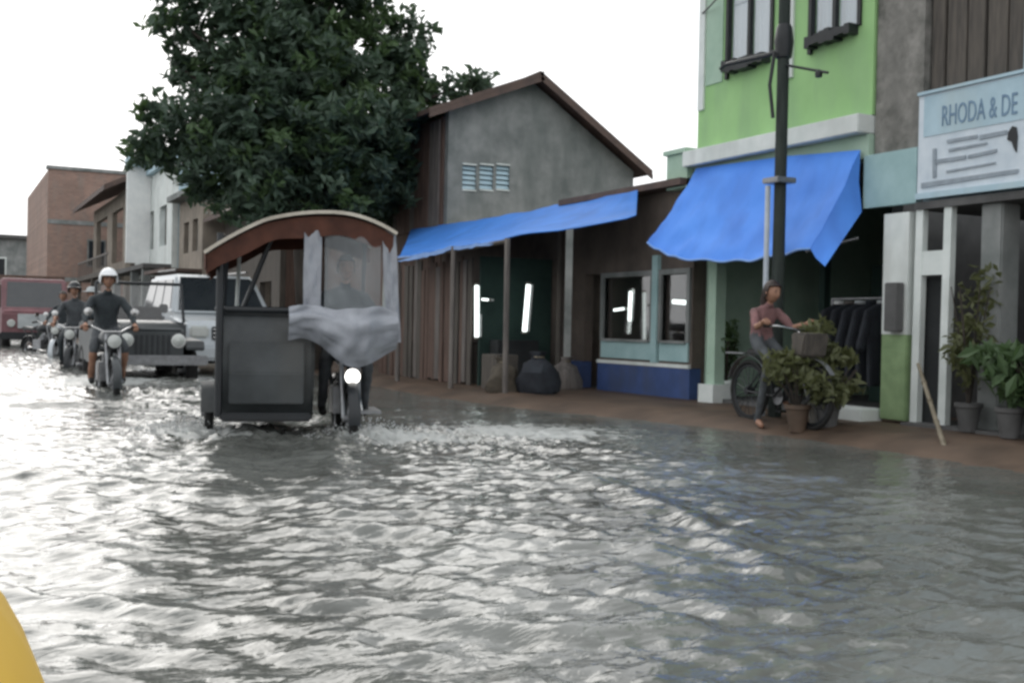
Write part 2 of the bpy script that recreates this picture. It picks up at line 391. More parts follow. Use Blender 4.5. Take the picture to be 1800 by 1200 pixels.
    ds = [dist((3.75, 9.0), 1 / 1.1, 1 / .9), dist((5.0, 9.3), 1 / 1.9, 1 / 1.6), dist((2.1, 10.2), 1 / .9, 1 / 1.2), dist((2.2, 17), 1 / 1.4, 1 / 2.)]
    acc = ds[0]
    for d in ds[1:]:
        mm = n.nodes.new('ShaderNodeMath'); mm.operation = 'MAXIMUM'; n.links.new(acc, mm.inputs[0]); n.links.new(d, mm.inputs[1]); acc = mm.outputs[0]
    tf = n.nodes.new('ShaderNodeTexNoise'); tf.inputs['Scale'].default_value = 5.5; tf.inputs['Detail'].default_value = 8; tf.inputs['Roughness'].default_value = .7
    n.links.new(tc.outputs['Object'], tf.inputs['Vector'])
    ad = n.nodes.new('ShaderNodeMath'); ad.operation = 'MULTIPLY_ADD'; ad.inputs[1].default_value = .42; n.links.new(acc, ad.inputs[0]); n.links.new(tf.outputs['Fac'], ad.inputs[2])
    fr = n.nodes.new('ShaderNodeMapRange'); fr.inputs['From Min'].default_value = .66; fr.inputs['From Max'].default_value = .86; fr.inputs['To Max'].default_value = .8
    n.links.new(ad.outputs[0], fr.inputs['Value'])
    mx = n.nodes.new('ShaderNodeMix'); mx.data_type = 'RGBA'; mx.inputs['B'].default_value = (.42, .44, .43, 1)
    n.links.new(fr.outputs[0], mx.inputs[0]); n.links.new(cr.outputs[0], mx.inputs['A']); n.links.new(mx.outputs['Result'], b.inputs['Base Color'])
    rr = n.nodes.new('ShaderNodeMapRange'); rr.inputs['To Min'].default_value = .085; rr.inputs['To Max'].default_value = .6
    n.links.new(fr.outputs[0], rr.inputs['Value']); n.links.new(rr.outputs[0], b.inputs['Roughness'])
    # fine chop
    mp = n.nodes.new('ShaderNodeMapping'); mp.inputs['Rotation'].default_value = (0, 0, YAW); mp.inputs['Scale'].default_value = (.55, 1.25, 1)
    n.links.new(tc.outputs['Object'], mp.inputs['Vector'])
    t3 = n.nodes.new('ShaderNodeTexNoise'); t3.inputs['Scale'].default_value = 11; t3.inputs['Detail'].default_value = 4; t3.inputs['Distortion'].default_value = .4
    n.links.new(mp.outputs[0], t3.inputs['Vector'])
    bp = n.nodes.new('ShaderNodeBump'); bp.inputs['Strength'].default_value = .8; bp.inputs['Distance'].default_value = .016
    n.links.new(t3.outputs['Fac'], bp.inputs['Height']); n.links.new(bp.outputs[0], b.inputs['Normal'])
    me.materials.append(m)
    o = bpy.data.objects.new('water', me); col.objects.link(o); tag(o, kind='structure')
water()

# ================================================================== BUILDINGS (right side of the street)
FX = 8.8
GZ = .10
def wall_holes(x0, x1, y0, y1, z0, z1, holes):
    """wall slab in the YZ plane with rectangular openings (ya,yb,za,zb), cut as butting boxes"""
    mb = MB(); cuts = sorted({y0, y1, *[h[0] for h in holes], *[h[1] for h in holes]})
    for a, b in zip(cuts, cuts[1:]):
        hs_ = sorted([(h[2], h[3]) for h in holes if h[0] <= a + 1e-6 and h[1] >= b - 1e-6]); z = z0
        for p, q in hs_:
            if p > z + 1e-6: mb.box(x0, x1, a, b, z, p)
            z = q
        if z < z1 - 1e-6: mb.box(x0, x1, a, b, z, z1)
    return mb

# ---- building with the shop sign
b1 = empty('shop_building', (9.5, 6.5, 0), label='grey two-storey shop with brown plank shutters above a pale blue shop sign', cat='building')
wall_holes(8.86, 9.06, 2.0, 8.02, 2.36, 7.0, [(6.88, 8.02, 3.46, 6.6)]).build('upper_wall', 'pale_blue', b1)
bx('stone_pier', 'stone', b1, 8.83, 9.1, 8.02, 8.66, 2.93, 7.0)
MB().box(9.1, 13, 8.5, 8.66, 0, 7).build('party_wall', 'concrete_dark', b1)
yy = 6.9
for i, wd in enumerate((.2, .25, .22, .26, .18)):
    MB().box(8.9 + .012 * (i % 2), 8.95, yy, yy + wd - .022, 3.47, 6.58).build('plank', 'plank', b1, bevel=.006); yy += wd
bx('shutter_backing', 'dark', b1, 8.97, 9.02, 6.88, 8.02, 3.46, 6.6)
bx('fascia_panel', 'pale_teal', b1, 8.74, 8.82, 8.0, 8.72, 2.36, 2.92)
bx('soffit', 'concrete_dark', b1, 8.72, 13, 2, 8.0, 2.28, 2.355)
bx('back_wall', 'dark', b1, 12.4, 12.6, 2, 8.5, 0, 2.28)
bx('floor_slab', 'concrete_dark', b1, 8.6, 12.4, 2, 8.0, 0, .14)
for y in (7.02, 4.6, 3.0):
    MB().box(8.8, 9.06, y, y + .24, .1, 2.28).build('column', 'concrete', b1, bevel=.015)
# white framed doorway
for y in (7.62, 7.97):
    MB().bar((8.78, y, .12), (8.78, y - .02, 2.28), .075, .09).build('door_frame', 'white_paint', b1)
bx('door_header', 'white_paint', b1, 8.75, 8.81, 7.62, 7.97, 1.62, 1.86)
bx('door', 'dark', b1, 8.85, 8.9, 7.64, 7.95, .14, 1.6)
# shutters, goods inside
for i, (y, z0, z1, m) in enumerate(((6.7, .14, 1.5, 'dark_green'), (6.1, .14, 1.1, 'dark'), (5.3, .14, 1.6, 'dark_green'))):
    MB().box(9.6, 10.1, y - .25, y + .25, z0, z1).build('counter', m, b1, bevel=.02)

sg = empty('shop_sign', (8.7, 7.0, 2.4), label='pale blue shop sign board with faded lettering on the grey shop', cat='sign')
bx('board', 'sign_white', sg, 8.72, 8.78, 5.2, 7.97, 2.44, 3.42)
MB().box(8.69, 8.74, 5.2, 7.97, 2.38, 2.438).box(8.69, 8.74, 5.2, 7.97, 3.421, 3.45).build('frame', 'pale_blue', sg)
def sgn(px, py): p = onX(px, py, 8.715); return (p.y, p.z)
def mark(pts, m='sign_blue', name='lettering'):
    MB().prism([sgn(*p) for p in pts], 'X', 8.708, 8.7195).build(name, m, sg)
bx('upper_band', 'pale_blue', sg, 8.7125, 8.7185, 5.2, 7.9, 3.0, 3.4)
# faded blue lettering on the upper band, read off the photograph
def sign_text(txt, p0, p1, m, h):
    # letters set between two points of the sign face
    A_, B_ = onX(*p0, 8.712), onX(*p1, 8.712)
    cu = bpy.data.curves.new('lettering', 'FONT'); cu.body = txt; cu.size = 1; cu.extrude = .01; cu.resolution_u = 3
    to = bpy.data.objects.new('tmp', cu); col.objects.link(to); bpy.context.view_layer.update()
    me = bpy.data.meshes.new_from_object(to.evaluated_get(bpy.context.evaluated_depsgraph_get()))
    bpy.data.objects.remove(to)
    xs_ = [v.co.x for v in me.vertices]; x0, x1 = min(xs_), max(xs_); y1 = max(v.co.y for v in me.vertices)
    o_ = sg.location
    for v in me.vertices:
        t = (v.co.x - x0) / (x1 - x0); q = A_.lerp(B_, t)
        v.co = Vector((8.709 - v.co.z * .3, q.y, q.z + v.co.y / y1 * h)) - o_
    me.materials.append(M[m]); o = bpy.data.objects.new('lettering', me); col.objects.link(o); o.parent = sg
sign_text('RHODA & DE', (1656, 222), (1788, 200), 'sign_blue', .2)
for pts in ([(1665, 246), (1718, 237), (1718, 243), (1665, 252)], [(1722, 238), (1770, 229), (1770, 236), (1722, 246)], [(1668, 262), (1735, 250), (1735, 254), (1668, 267)],
            [(1645, 281), (1698, 273), (1698, 280), (1645, 288)], [(1702, 273), (1752, 262), (1752, 268), (1702, 279)], [(1664, 300), (1750, 285), (1750, 288), (1664, 304)]):
    mark(pts, 'sign_grey')
mark([(1773, 232), (1780, 222), (1787, 224), (1789, 240), (1787, 268), (1783, 262), (1779, 250), (1771, 246)], 'iron')
mark([(1640, 262), (1646, 261), (1646, 312), (1640, 313)], 'sign_grey', 'panel_edge')
mark([(1620, 322), (1790, 297), (1790, 304), (1620, 331)], 'sign_grey', 'lower_rule')

# ---- green building
b2 = empty('green_building', (9.5, 10.2, 0), label='green painted two-storey shop with white ledge and curtained upstairs windows', cat='building')
W1, W2 = (10.28, 11.16, 4.36, 6.1), (8.86, 9.66, 4.36, 6.1)
wall_holes(8.8, 9.0, 8.68, 11.74, 3.365, 7.2, [W1, W2]).build('upper_wall', 'green_paint', b2)
MB().box(9.0, 13, 11.58, 11.74, GZ, 7.2).build('side_wall', 'green_pale', b2)
bx('ledge', 'white_paint', b2, 8.6, 8.99, 8.68, 11.8, 3.16, 3.36, bevel=.01)
bx('under_beam', 'green_pale', b2, 8.76, 8.98, 8.68, 11.74, 2.9, 3.155)
MB().box(8.66, 9.3, 11.76, 12.22, 2.9, 3.36).box(8.62, 9.3, 11.755, 12.26, 3.362, 3.42).build('gutter_end', 'green_pale', b2)
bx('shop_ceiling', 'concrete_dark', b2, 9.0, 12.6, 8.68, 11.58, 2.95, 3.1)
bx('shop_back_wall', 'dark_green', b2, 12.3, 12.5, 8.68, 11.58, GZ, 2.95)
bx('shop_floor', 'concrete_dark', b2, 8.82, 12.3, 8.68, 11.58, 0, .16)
for y0 in (11.66, 9.98):
    bx('trim_strip', 'white_paint', b2, 8.77, 8.8, y0 - .06, y0 + .06, 3.9 if y0 > 11 else 4.0, 7.1)
bx('pale_strip', 'green_pale', b2, 8.785, 8.8, 11.24, 11.58, 4.2, 7.1)
for (ya, yb, za, zb) in (W1, W2):
    fr = MB(); t = .05
    fr.box(8.77, 8.83, ya, ya + t, za, zb).box(8.76, 8.83, yb - t, yb, za - .16, zb).box(8.77, 8.83, ya + t, yb - t, zb - t, zb)
    fr.box(8.77, 8.83, (ya + yb) / 2 - .025, (ya + yb) / 2 + .025, za, zb - t)
    wn = fr.build('window', 'iron', b2)
    sl = MB(); n_ = 9
    for k in range(n_):            # uneven dark sill planter box
        y0 = ya + t + (yb - ya - 2 * t) * k / n_; y1 = ya + t + (yb - ya - 2 * t) * (k + 1) / n_
        sl.box(8.66, 8.84, y0, y1, za - .12 + random.uniform(0, .05), za + random.uniform(.0, .05))
    sl.build('sill', 'iron', wn)
    for q in (0, 1):
        y0 = ya + t if q == 0 else (ya + yb) / 2 + .025; y1 = (ya + yb) / 2 - .025 if q == 0 else yb - t
        rows = [[(8.86 + .012 * math.sin(j * 1.9), y0 + (y1 - y0) * j / 16, z) for j in range(17)] for z in (za + .02, zb - .05)]
        MB().grid(rows, thick=.004).build('curtain', 'curtain', wn, smooth=True)
        bx('pane', 'shop_glass', wn, 8.81, 8.815, y0, y1, za, zb - t)
# pillars
pl = MB().box(8.72, 8.95, 8.06, 8.4, .14, 1.02).build('pillar', 'green_pillar', b2, bevel=.01, label='pillar painted green below and white above')
MB().box(8.722, 8.948, 8.062, 8.398, 1.02, 2.27).build('pillar_top', 'white_paint', pl)
MB().box(8.62, 8.72, 8.1, 8.28, 1.05, 1.55).build('meter_box', 'concrete_dark', pl, bevel=.01)
p2 = MB().box(8.74, 8.9, 11.2, 11.36, .2, 2.9).build('pillar', 'green_pale', b2)
bx('pillar_base', 'white_paint', p2, 8.66, 8.98, 11.12, 11.42, .1, .34)
bx('post', 'dark_green', b2, 9.9, 10.0, 10.5, 10.6, .16, 2.95)
bx('step', 'white_paint', b2, 8.5, 8.82, 8.44, 9.1, .08, .24, bevel=.012)
bx('display_wall', 'dark_green', b2, 10.6, 10.7, 8.9, 10.4, .16, 1.9)

# ---- brown and blue single-storey house
b3 = empty('blue_base_house', (9.5, 13, 0), label='brown single-storey house with blue painted base and two lit windows', cat='house')
w1 = (12.7, 13.92, .88, 1.78); w2 = (11.86, 12.44, .88, 1.78); dr = (14.06, 14.5, .14, 1.85)
wall_holes(8.8, 8.95, 11.76, 14.9, .52, 2.92, [w1, w2, (dr[0], dr[1], .52, dr[3])]).build('wall', 'brown_wall', b3)
MB().box(8.77, 8.95, 11.76, 14.05, .02, .515).build('base', 'blue_base', b3)
MB().box(8.77, 8.95, 14.51, 14.9, .02, .515).build('base', 'blue_base', b3)
bx('white_strip', 'white_paint', b3, 8.755, 8.8, 11.78, 14.05, .517, .565)
MB().box(8.775, 8.8, 12.66, 13.98, .6, .86).build('sill_panel', 'pale_teal', b3); MB().box(8.775, 8.8, 11.82, 12.47, .6, .86).build('sill_panel', 'pale_teal', b3)
MB().box(8.74, 8.8, 12.5, 12.63, .57, 2.05).build('pilaster', 'pale_teal', b3)
for (ya, yb, za, zb) in (w1, w2):
    t = .07
    wn = MB().box(8.76, 8.86, ya - t, ya, za - t + .05, zb + t).box(8.76, 8.86, yb, yb + t, za - t + .05, zb + t).box(8.765, 8.86, ya, yb, zb, zb + t).box(8.73, 8.86, ya, yb, za - .035, za).build('window', 'concrete', b3)
    bx('pane', 'shop_glass', wn, 8.84, 8.846, ya, yb, za, zb)
bx('roof', 'roof', b3, 8.55, 13, 11.76, 14.95, 2.93, 3.02)
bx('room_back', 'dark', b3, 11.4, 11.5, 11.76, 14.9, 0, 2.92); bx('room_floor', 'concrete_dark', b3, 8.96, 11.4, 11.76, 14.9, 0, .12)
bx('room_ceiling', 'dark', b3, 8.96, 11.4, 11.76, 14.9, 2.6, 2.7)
for y in (11.76, 14.8): bx('side_wall', 'brown_wall', b3, 8.955, 11.4, y, y + .1, .12, 2.6)
bx('table', 'dark', b3, 9.6, 10.2, 12.2, 13.8, .12, .8)

def tube_lamp(p, q, label, r=.022):
    p, q = Vector(p), Vector(q)
    o = empty('tube_lamp', (p + q) / 2, label=label, cat='lamp', group='lit white tube lamps in the shops')
    back = Vector((.05, 0, 0))
    MB().bar(p + back, q + back, .05, .03).build('fitting', 'white_clean', o)
    MB().tube([p, q], r, 8).build('tube', 'tube', o, smooth=True)
    d = (q - p).normalized()
    MB().tube([p - d * .03, p - d * .001], r * 1.15, 8).tube([q + d * .001, q + d * .03], r * 1.15, 8).build('end_cap', 'pot_grey', o)
tube_lamp(onX(1108, 512, 9.4), onX(1106, 564, 9.4), 'upright lit tube crossing a shorter one in the wide window')
tube_lamp(onX(1078, 545, 9.35), onX(1099, 542, 9.35), 'short lit tube beside the upright tube in the wide window', .02)
tube_lamp(onX(1184, 530, 9.3), onX(1222, 533, 9.3), 'lit tube lying level in the narrow window', .03)

# ---- gabled concrete house
b4 = empty('gabled_house', (10.9, 22, 0), label='grey concrete house with dark gable roof and three small vent windows', cat='house')
GY = 19.7
prof = [(8.76, .1), (13.1, .1), (13.1, 4.4), (10.65, 5.98), (8.76, 5.22)]
V = [onY(x, 312, GY) for x in (825, 855, 884)]
vy = []
mbw = MB()
# gable wall with three openings: columns between the holes
zs = lambda x: (4.4 + (13.1 - x) / 2.45 * 1.58) if x > 10.65 else (5.22 + (x - 8.76) / 1.89 * .76)
hol = [(v.x - .15, v.x + .15, v.z - .24, v.z + .24) for v in V]
cuts = sorted([8.76, 10.65, 13.1] + [h[0] for h in hol] + [h[1] for h in hol])
for a, b in zip(cuts, cuts[1:]):
    h = [k for k in hol if k[0] <= a + 1e-6 and k[1] >= b - 1e-6]
    if h:
        mbw.prism([(a, .1), (b, .1), (b, h[0][2]), (a, h[0][2])], 'Y', GY, GY + .16)
        mbw.prism([(a, h[0][3]), (b, h[0][3]), (b, zs(b)), (a, zs(a))], 'Y', GY, GY + .16)
    else: mbw.prism([(a, .1), (b, .1), (b, zs(b)), (a, zs(a))], 'Y', GY, GY + .16)
mbw.build('gable_wall', 'concrete', b4)
for h in hol:
    wn = MB().box(h[0], h[1], GY - .02, GY + .1, h[2] - .03, h[2] - .001).box(h[0], h[1], GY - .02, GY + .1, h[3] + .001, h[3] + .03).build('vent_window', 'white_paint', b4)
    for k in range(5):
        z = h[2] + (h[3] - h[2]) * (k + .5) / 5
        MB().bar((h[0], GY + .05, z), (h[1], GY + .05, z), .012, .085, up=(0, .5, 1)).build('louvre', 'pale_blue', wn)
bx('street_wall', 'plank_red', b4, 8.72, 8.9, GY + .165, 27, .1, 5.15)
bx('rear_wall', 'concrete', b4, 12.95, 13.1, GY + .165, 27, .1, 4.3)
for (x0, z0, x1, z1, nm) in ((8.2, 5.08, 10.68, 6.08, 'roof_slope'), (10.6, 6.08, 13.35, 4.32, 'roof_slope')):
    MB().prism([(x0, z0), (x1, z1), (x1, z1 + .09), (x0, z0 + .09)], 'Y', GY - .35, 27.2).build(nm, 'roof', b4)
    MB().prism([(x0, z0 - .1), (x1, z1 - .1), (x1, z1 - .004), (x0, z0 - .004)], 'Y', GY - .37, GY - .33).build('barge_board', 'roof', b4)
for k in range(14):
    y = GY + .3 + k * .25
    MB().box(8.69, 8.72, y, y + .22, 2.95, 5.1).build('plank', random.choice(['plank', 'plank_red', 'plank_grey']), b4)
# a loose sheet of plaster patches on the gable is left to the material

# ---- market stall with blue tarp roof
st = empty('market_stall', (7.6, 15.5, 0), label='dark wooden market stall with plank end wall under long blue tarp', cat='stall')
TL = [onX(722, 402, 8.75), onX(830, 388, 8.72), onX(950, 366, 8.68), onX(1120, 334, 8.5)]
LL = [onX(700, 450, 6.6), onX(790, 432, 6.65), onX(892, 416, 6.75), onX(1118, 376, 8.2)]
def lerp_path(P, t):
    t *= len(P) - 1; i = min(int(t), len(P) - 2); return P[i].lerp(P[i + 1], t - i)
rows = []
for i in range(41):
    t = i / 40; a, b = lerp_path(TL, t), lerp_path(LL, t); r = []
    for j in range(13):
        s_ = j / 12; p = a.lerp(b, s_); p.z -= .07 * math.sin(math.pi * s_) + .03 * noise.noise(Vector((t * 9, s_ * 3, 1))) + .035 * abs(math.sin(t * 9)) * s_ + .02 * abs(noise.noise(Vector((t * 22 + s_ * 4, s_ * 5, 7))))
        r.append(p)
    rows.append(r)
MB().grid(rows, thick=.012).build('tarp', 'stall_tarp', st, smooth=True)
rows = [[Vector((q[-1].x - .02, q[-1].y, q[-1].z - .005 - .085 * k * (1 - .6 * i / 24) + .02 * noise.noise(Vector((i * .6, k, 5))))) for k in range(2)] for i, q in enumerate(rows[:25])]
MB().grid(rows, thick=.01).build('hem', 'tarp_pale', st, smooth=True)
def rod(name, p, q, r=.035, m='plank_grey', par=None): return MB().tube([p, q], r, 8).build(name, m, par, smooth=True)
for px, X in ((703, 6.62), (797, 6.66), (893, 6.78)):
    t = onX(px, 440, X); top = lerp_path(LL, (0 if px < 720 else .36 if px < 850 else .667))
    rod('post', (t.x, t.y, -.1), (top.x, top.y, top.z - .02), .04, 'plank_grey', st)
rod('post', (8.4, 14.6, 0), (8.4, 14.6, 2.5), .045, 'plank', st)
rod('rafter', LL[0] + Vector((0, 0, -.06)), LL[2] + Vector((0, 0, -.06)), .03, 'plank', st)
y = 15.35; k = 0
while y < 19.2:
    wd = random.uniform(.13, .22); h_ = random.uniform(1.95, 2.2); x = 7.25 + random.uniform(-.02, .02)
    MB().box(x, x + .025, y, y + wd - random.choice([.012, .02, .05]), random.uniform(.0, .16), h_).build('plank', random.choice(['plank', 'plank_red', 'plank_red', 'plank_grey']), st)
    y += wd; k += 1
bx('back_wall', 'brown_wall', st, 8.62, 8.7, 14.95, 19.6, .05, 2.9)
bx('partition', 'dark_green', st, 7.35, 8.6, 15.2, 15.25, .05, 2.1)
bx('counter', 'dark', st, 7.5, 8.2, 12.95 + 1.9, 15.15, .05, .82, bevel=.01)
bx('counter', 'plank', st, 7.6, 8.1, 15.4, 18.5, .05, .75, bevel=.01)
MB().box(7.05, 7.4, 14.0, 14.5, .02, .62).build('crate_stack', 'plank', st, bevel=.01)
tube_lamp(onX(838, 502, 7.3), onX(838, 592, 7.3), 'upright lit tube on the plank side of the market stall', .034)
tube_lamp(onX(929, 500, 7.9), onX(922, 582, 7.9), 'slightly tilted upright lit tube deep in the market stall', .036)
tube_lamp(onX(848, 526, 7.3), onX(860, 527, 7.3), 'stub of lit tube sticking out beside the upright tube in the stall', .016)

# sacks and stools of the stall
def sack(loc, s, label, m):
    mb = MB(); prof = [(.01, 0), (.24, .0), (.3, .07), (.3, .2), (.26, .34), (.2, .46), (.1, .52), (.06, .56), (.12, .64)]
    mb.lathe([(r * s, z * s) for r, z in prof], loc, n=14)
    mb.v = [(x + .1 * noise.noise(Vector((x * 7, y * 7, z * 6))), y + .1 * noise.noise(Vector((x * 7, y * 7, z * 6 + 9))), z) for x, y, z in mb.v]
    o = empty('sack', loc, label=label, cat='sack', group='sacks at the market stall'); mb.build('bag', m, o, smooth=True)
    MB().tube([(loc[0] + .075 * s * math.cos(a), loc[1] + .075 * s * math.sin(a), loc[2] + .56 * s) for a in np.linspace(0, 6.28, 11)[:-1]], .012, 5, closed=True).build('tie', 'bamboo', o)
sack((6.95, 13.6, .08), .8, 'brown tied sack beside the stall post below the tilted tube', 'burlap')
sack((7.35, 13.3, .08), .95, 'taller dark tied sack standing behind the smaller one at the stall', 'cloth_dark')
sack((8.35, 14.25, .08), .8, 'grey tied sack next to the dark doorway of the brown house', 'plank_grey')

# ---- houses farther along the street
b5 = empty('wooden_house', (9, 31, 0), label='dark wooden house standing behind the big tree', cat='house')
wall_holes(7.6, 7.75, 27.4, 33.5, 0, 4.2, [(28.2, 29.4, 0.1, 2.1), (30.4, 31.6, .9, 2.1), (30.4, 31.6, 2.8, 3.7)]).build('wall', 'plank', b5)
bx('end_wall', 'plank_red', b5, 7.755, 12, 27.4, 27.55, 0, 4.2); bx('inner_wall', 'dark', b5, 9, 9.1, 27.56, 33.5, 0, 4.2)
MB().prism([(7.0, 4.0), (9.8, 5.6), (12.6, 4.0), (12.6, 4.1), (9.8, 5.7), (7.0, 4.1)], 'Y', 27, 33.8).build('roof', 'roof', b5)
b6 = empty('tan_shop', (8, 36, 0), label='low tan shop with flat roof between wooden house and white building', cat='shop')
wall_holes(7.0, 7.15, 33.9, 37.6, 0, 4.9, [(34.3, 35.3, .1, 2.2), (36, 37.1, .9, 2.1), (34.6, 35.4, 3.2, 4.2), (36, 36.8, 3.2, 4.2)]).build('wall', 'tan', b6)
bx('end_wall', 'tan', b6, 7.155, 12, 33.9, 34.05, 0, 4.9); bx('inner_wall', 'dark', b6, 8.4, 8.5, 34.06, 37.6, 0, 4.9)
bx('roof_slab', 'concrete', b6, 6.6, 12, 33.7, 37.7, 4.92, 5.1); bx('shop_awning', 'roof', b6, 5.9, 7.0, 33.9, 37.6, 2.5, 2.6)
b7 = empty('white_building', (8, 41, 0), label='white and pale blue building with tall projecting sign panel beyond the tree', cat='building')
wall_holes(6.8, 7.0, 37.8, 45.6, 0, 6.3, [(38.6, 40, .1, 2.6), (41, 44.6, .1, 2.6), (38.8, 40.2, 3.6, 5), (41.4, 42.8, 3.6, 5), (43.6, 45, 3.6, 5)]).build('wall', 'white_paint', b7)
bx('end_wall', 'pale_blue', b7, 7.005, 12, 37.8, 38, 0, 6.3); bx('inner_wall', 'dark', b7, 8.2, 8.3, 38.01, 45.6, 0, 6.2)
bx('parapet', 'pale_blue', b7, 6.6, 7.2, 37.7, 45.7, 6.305, 6.75); bx('canopy', 'concrete_dark', b7, 5.9, 6.8, 37.8, 45.6, 2.75, 2.9)
pn = bx('sign_panel', 'white_clean', b7, 5.95, 6.79, 42.0, 42.2, 3.1, 6.6)
bx('panel_cap', 'pale_blue', pn, 5.9, 6.79, 41.6, 42.3, 6.605, 6.9)
for y in (38.2, 40.6, 45): bx('column', 'concrete', b7, 5.95, 6.2, y, y + .25, 0, 2.748)
b8 = empty('brown_roof_house', (7.5, 50, 0), label='two-storey house with sloping brown roof and dark balcony opening', cat='house')
wall_holes(6.5, 6.7, 46, 56.5, 0, 6.2, [(46.6, 49, .1, 2.6), (50.5, 55, .1, 2.6), (46.8, 50, 3.4, 5.6), (51.6, 55.4, 3.4, 5.6)]).build('wall', 'tan', b8)
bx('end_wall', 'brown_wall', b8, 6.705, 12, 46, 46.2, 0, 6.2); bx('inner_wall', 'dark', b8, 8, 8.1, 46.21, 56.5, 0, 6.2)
MB().prism([(5.6, 6.1), (9.2, 7.9), (12.8, 6.1), (12.8, 6.3), (9.2, 8.1), (5.6, 6.3)], 'Y', 45.7, 57).build('roof', 'roof', b8)
bx('balcony', 'plank', b8, 5.8, 6.5, 46, 56.5, 2.8, 3.0)
MB().box(5.8, 5.86, 46, 56.5, 3.6, 3.68).build('rail', 'plank_grey', b8)
for k in range(14): bx('baluster', 'plank_grey', b8, 5.81, 5.85, 46.3 + k * .77, 46.36 + k * .77, 3.0, 3.6)
for y in (46.1, 51, 56.2): bx('post', 'plank', b8, 5.8, 5.95, y, y + .15, 0, 2.8)
b9 = empty('brick_building', (7, 63, 0), label='tall bare reddish brick building at the bend of the street', cat='building')
A, B = onY(85, 298, 60), onY(190, 298, 60)
mbb = wall_holes(0, 1, 0, 1, 0, 1, [])
bx('end_wall', 'brick', b9, A.x, 14, 60, 60.4, -.1, 8.55)
bx('street_wall', 'brick', b9, A.x, A.x + .3, 60.405, 75, -.1, 8.5)
bx('coping', 'concrete', b9, A.x - .08, 14, 59.92, 60.48, 8.555, 8.72)
for z in (2.9, 5.8): bx('floor_band', 'concrete', b9, A.x - .01, 14, 59.965, 59.998, z, z + .22)
for x, z in ((6.6, 3.7), (6.6, .6)): 
    wn = bx('window', 'concrete', b9, x, x + .9, 59.95, 59.997, z, z + 1.4); bx('pane', 'glass', wn, x + .08, x + .82, 59.93, 59.948, z + .08, z + 1.32)
b10 = empty('grey_building', (3, 86, 0), label='long low grey building closing the far end of the street', cat='building')
bx('front_wall', 'concrete', b10, -14, 9, 84, 84.4, -.1, 6.5); bx('roof_edge', 'concrete_dark', b10, -14.3, 9, 83.6, 85, 6.505, 6.75)
bx('side_wall', 'concrete', b10, -14, -13.6, 84.405, 95, -.1, 6.5)
for k in range(7):
    x = -12 + k * 2.9; wn = bx('window', 'white_paint', b10, x, x + 1.5, 83.95, 83.998, 3.6, 5.2); bx('pane', 'glass', wn, x + .1, x + 1.4, 83.92, 83.948, 3.7, 5.1)
    if k % 2: bx('shop_door', 'dark', b10, x, x + 1.6, 83.94, 83.998, 0, 2.5)

# ================================================================== AWNING and POLE
aw = empty('blue_awning', (8.2, 10, 1.8), label='sloping blue tarp awning hung over the green shop front', cat='awning')
AX = 8.1
TT = [onX(1224, 296, 8.7), onX(1370, 276, 8.7), onX(1512, 264, 8.7)]
BB = [onX(1138, 428, AX), onX(1165, 444, AX), onX(1195, 455, AX), onX(1255, 459, AX), onX(1315, 459, AX), onX(1370, 450, AX), onX(1425, 436, AX)]
rows = []
for i in range(49):
    t = i / 48; a, b = lerp_path(TT, t), lerp_path(BB, t); r = []
    for j in range(17):
        s_ = j / 16; p = a.lerp(b, s_)
        p.z -= .1 * math.sin(math.pi * s_) * (.6 + .4 * math.sin(math.pi * t)) - .012 * math.sin(t * 40 + s_ * 2) * s_
        p.x -= .03 * noise.noise(Vector((t * 6, s_ * 4, 2))) + .018 * abs(noise.noise(Vector((t * 15 + s_ * 5, s_ * 6, 7)))) + .012 * abs(noise.noise(Vector((t * 9 - s_ * 7, s_ * 13, 3)))); r.append(p)
    rows.append(r)
MB().grid(rows, thick=.01).build('canopy', 'tarp', aw, smooth=True)
edge = [r for r in rows[-1]]
wallp = onX(1515, 372, 8.7); tip = onX(1450, 468, AX)
low = [wallp.lerp(tip, s_ / 16) for s_ in range(17)]
MB().grid([[e + Vector((0, -.004, -.004)) for e in edge], [e.lerp(l, .5) + Vector((0, .03, 0)) for e, l in zip(edge, low)], low], thick=.008).build('side_flap', 'tarp', aw, smooth=True)
bl = [r[-1] for r in rows]
MB().tube([Vector((p.x, p.y, p.z + .004)) for p in bl], .014, 6).build('hem_rope', 'tarp_pale', aw, smooth=True)
for t in (.02, .98):
    p = lerp_path(bl, t); q = lerp_path([r[0] for r in rows], t)
    rod('strut', (p.x, p.y, p.z - .02), (8.75, q.y, p.z + .15), .016, 'steel', aw)

pp = onZ(1362, 728, .06)
PX, PY = 7.97, 0
pb = onX(1362, 700, PX); PY = pb.y
po = empty('utility_pole', (PX, PY, 0), label='dark utility pole with side brackets in front of the blue awning', cat='pole')
MB().tube([(PX, PY, -.1), (PX + .005, PY, 2.2), (PX + .01, PY, 8.5)], [.074, .065, .058], 14).build('shaft', 'wood_pole', po, smooth=True)
t0, t1 = onX(1357, 325, PX - .12), onX(1356, 540, PX - .12)
MB().tube([(PX - .1, PY + .075, .05), (PX - .1, PY + .075, t0.z)], .028, 8).build('conduit', 'pipe', po, smooth=True)
q = onX(1357, 322, PX)
MB().box(PX - .14, PX + .12, PY - .13, PY + .13, q.z - .02, q.z + .04).build('band', 'steel', po, bevel=.01)
z1 = onX(1362, 90, PX).z; z2 = onX(1362, 122, PX).z; z3 = onX(1362, 118, PX).z
l1 = onX(1270, 122, PX)
MB().tube([(PX, PY, z1), (PX - .02, PY + .2, z1 - .03), (PX - .03, l1.y - .1, l1.z + .03), (PX - .03, l1.y, l1.z)], [.03, .028, .024, .022], 7).build('bracket', 'iron', po, smooth=True)
l2 = onX(1455, 128, PX)
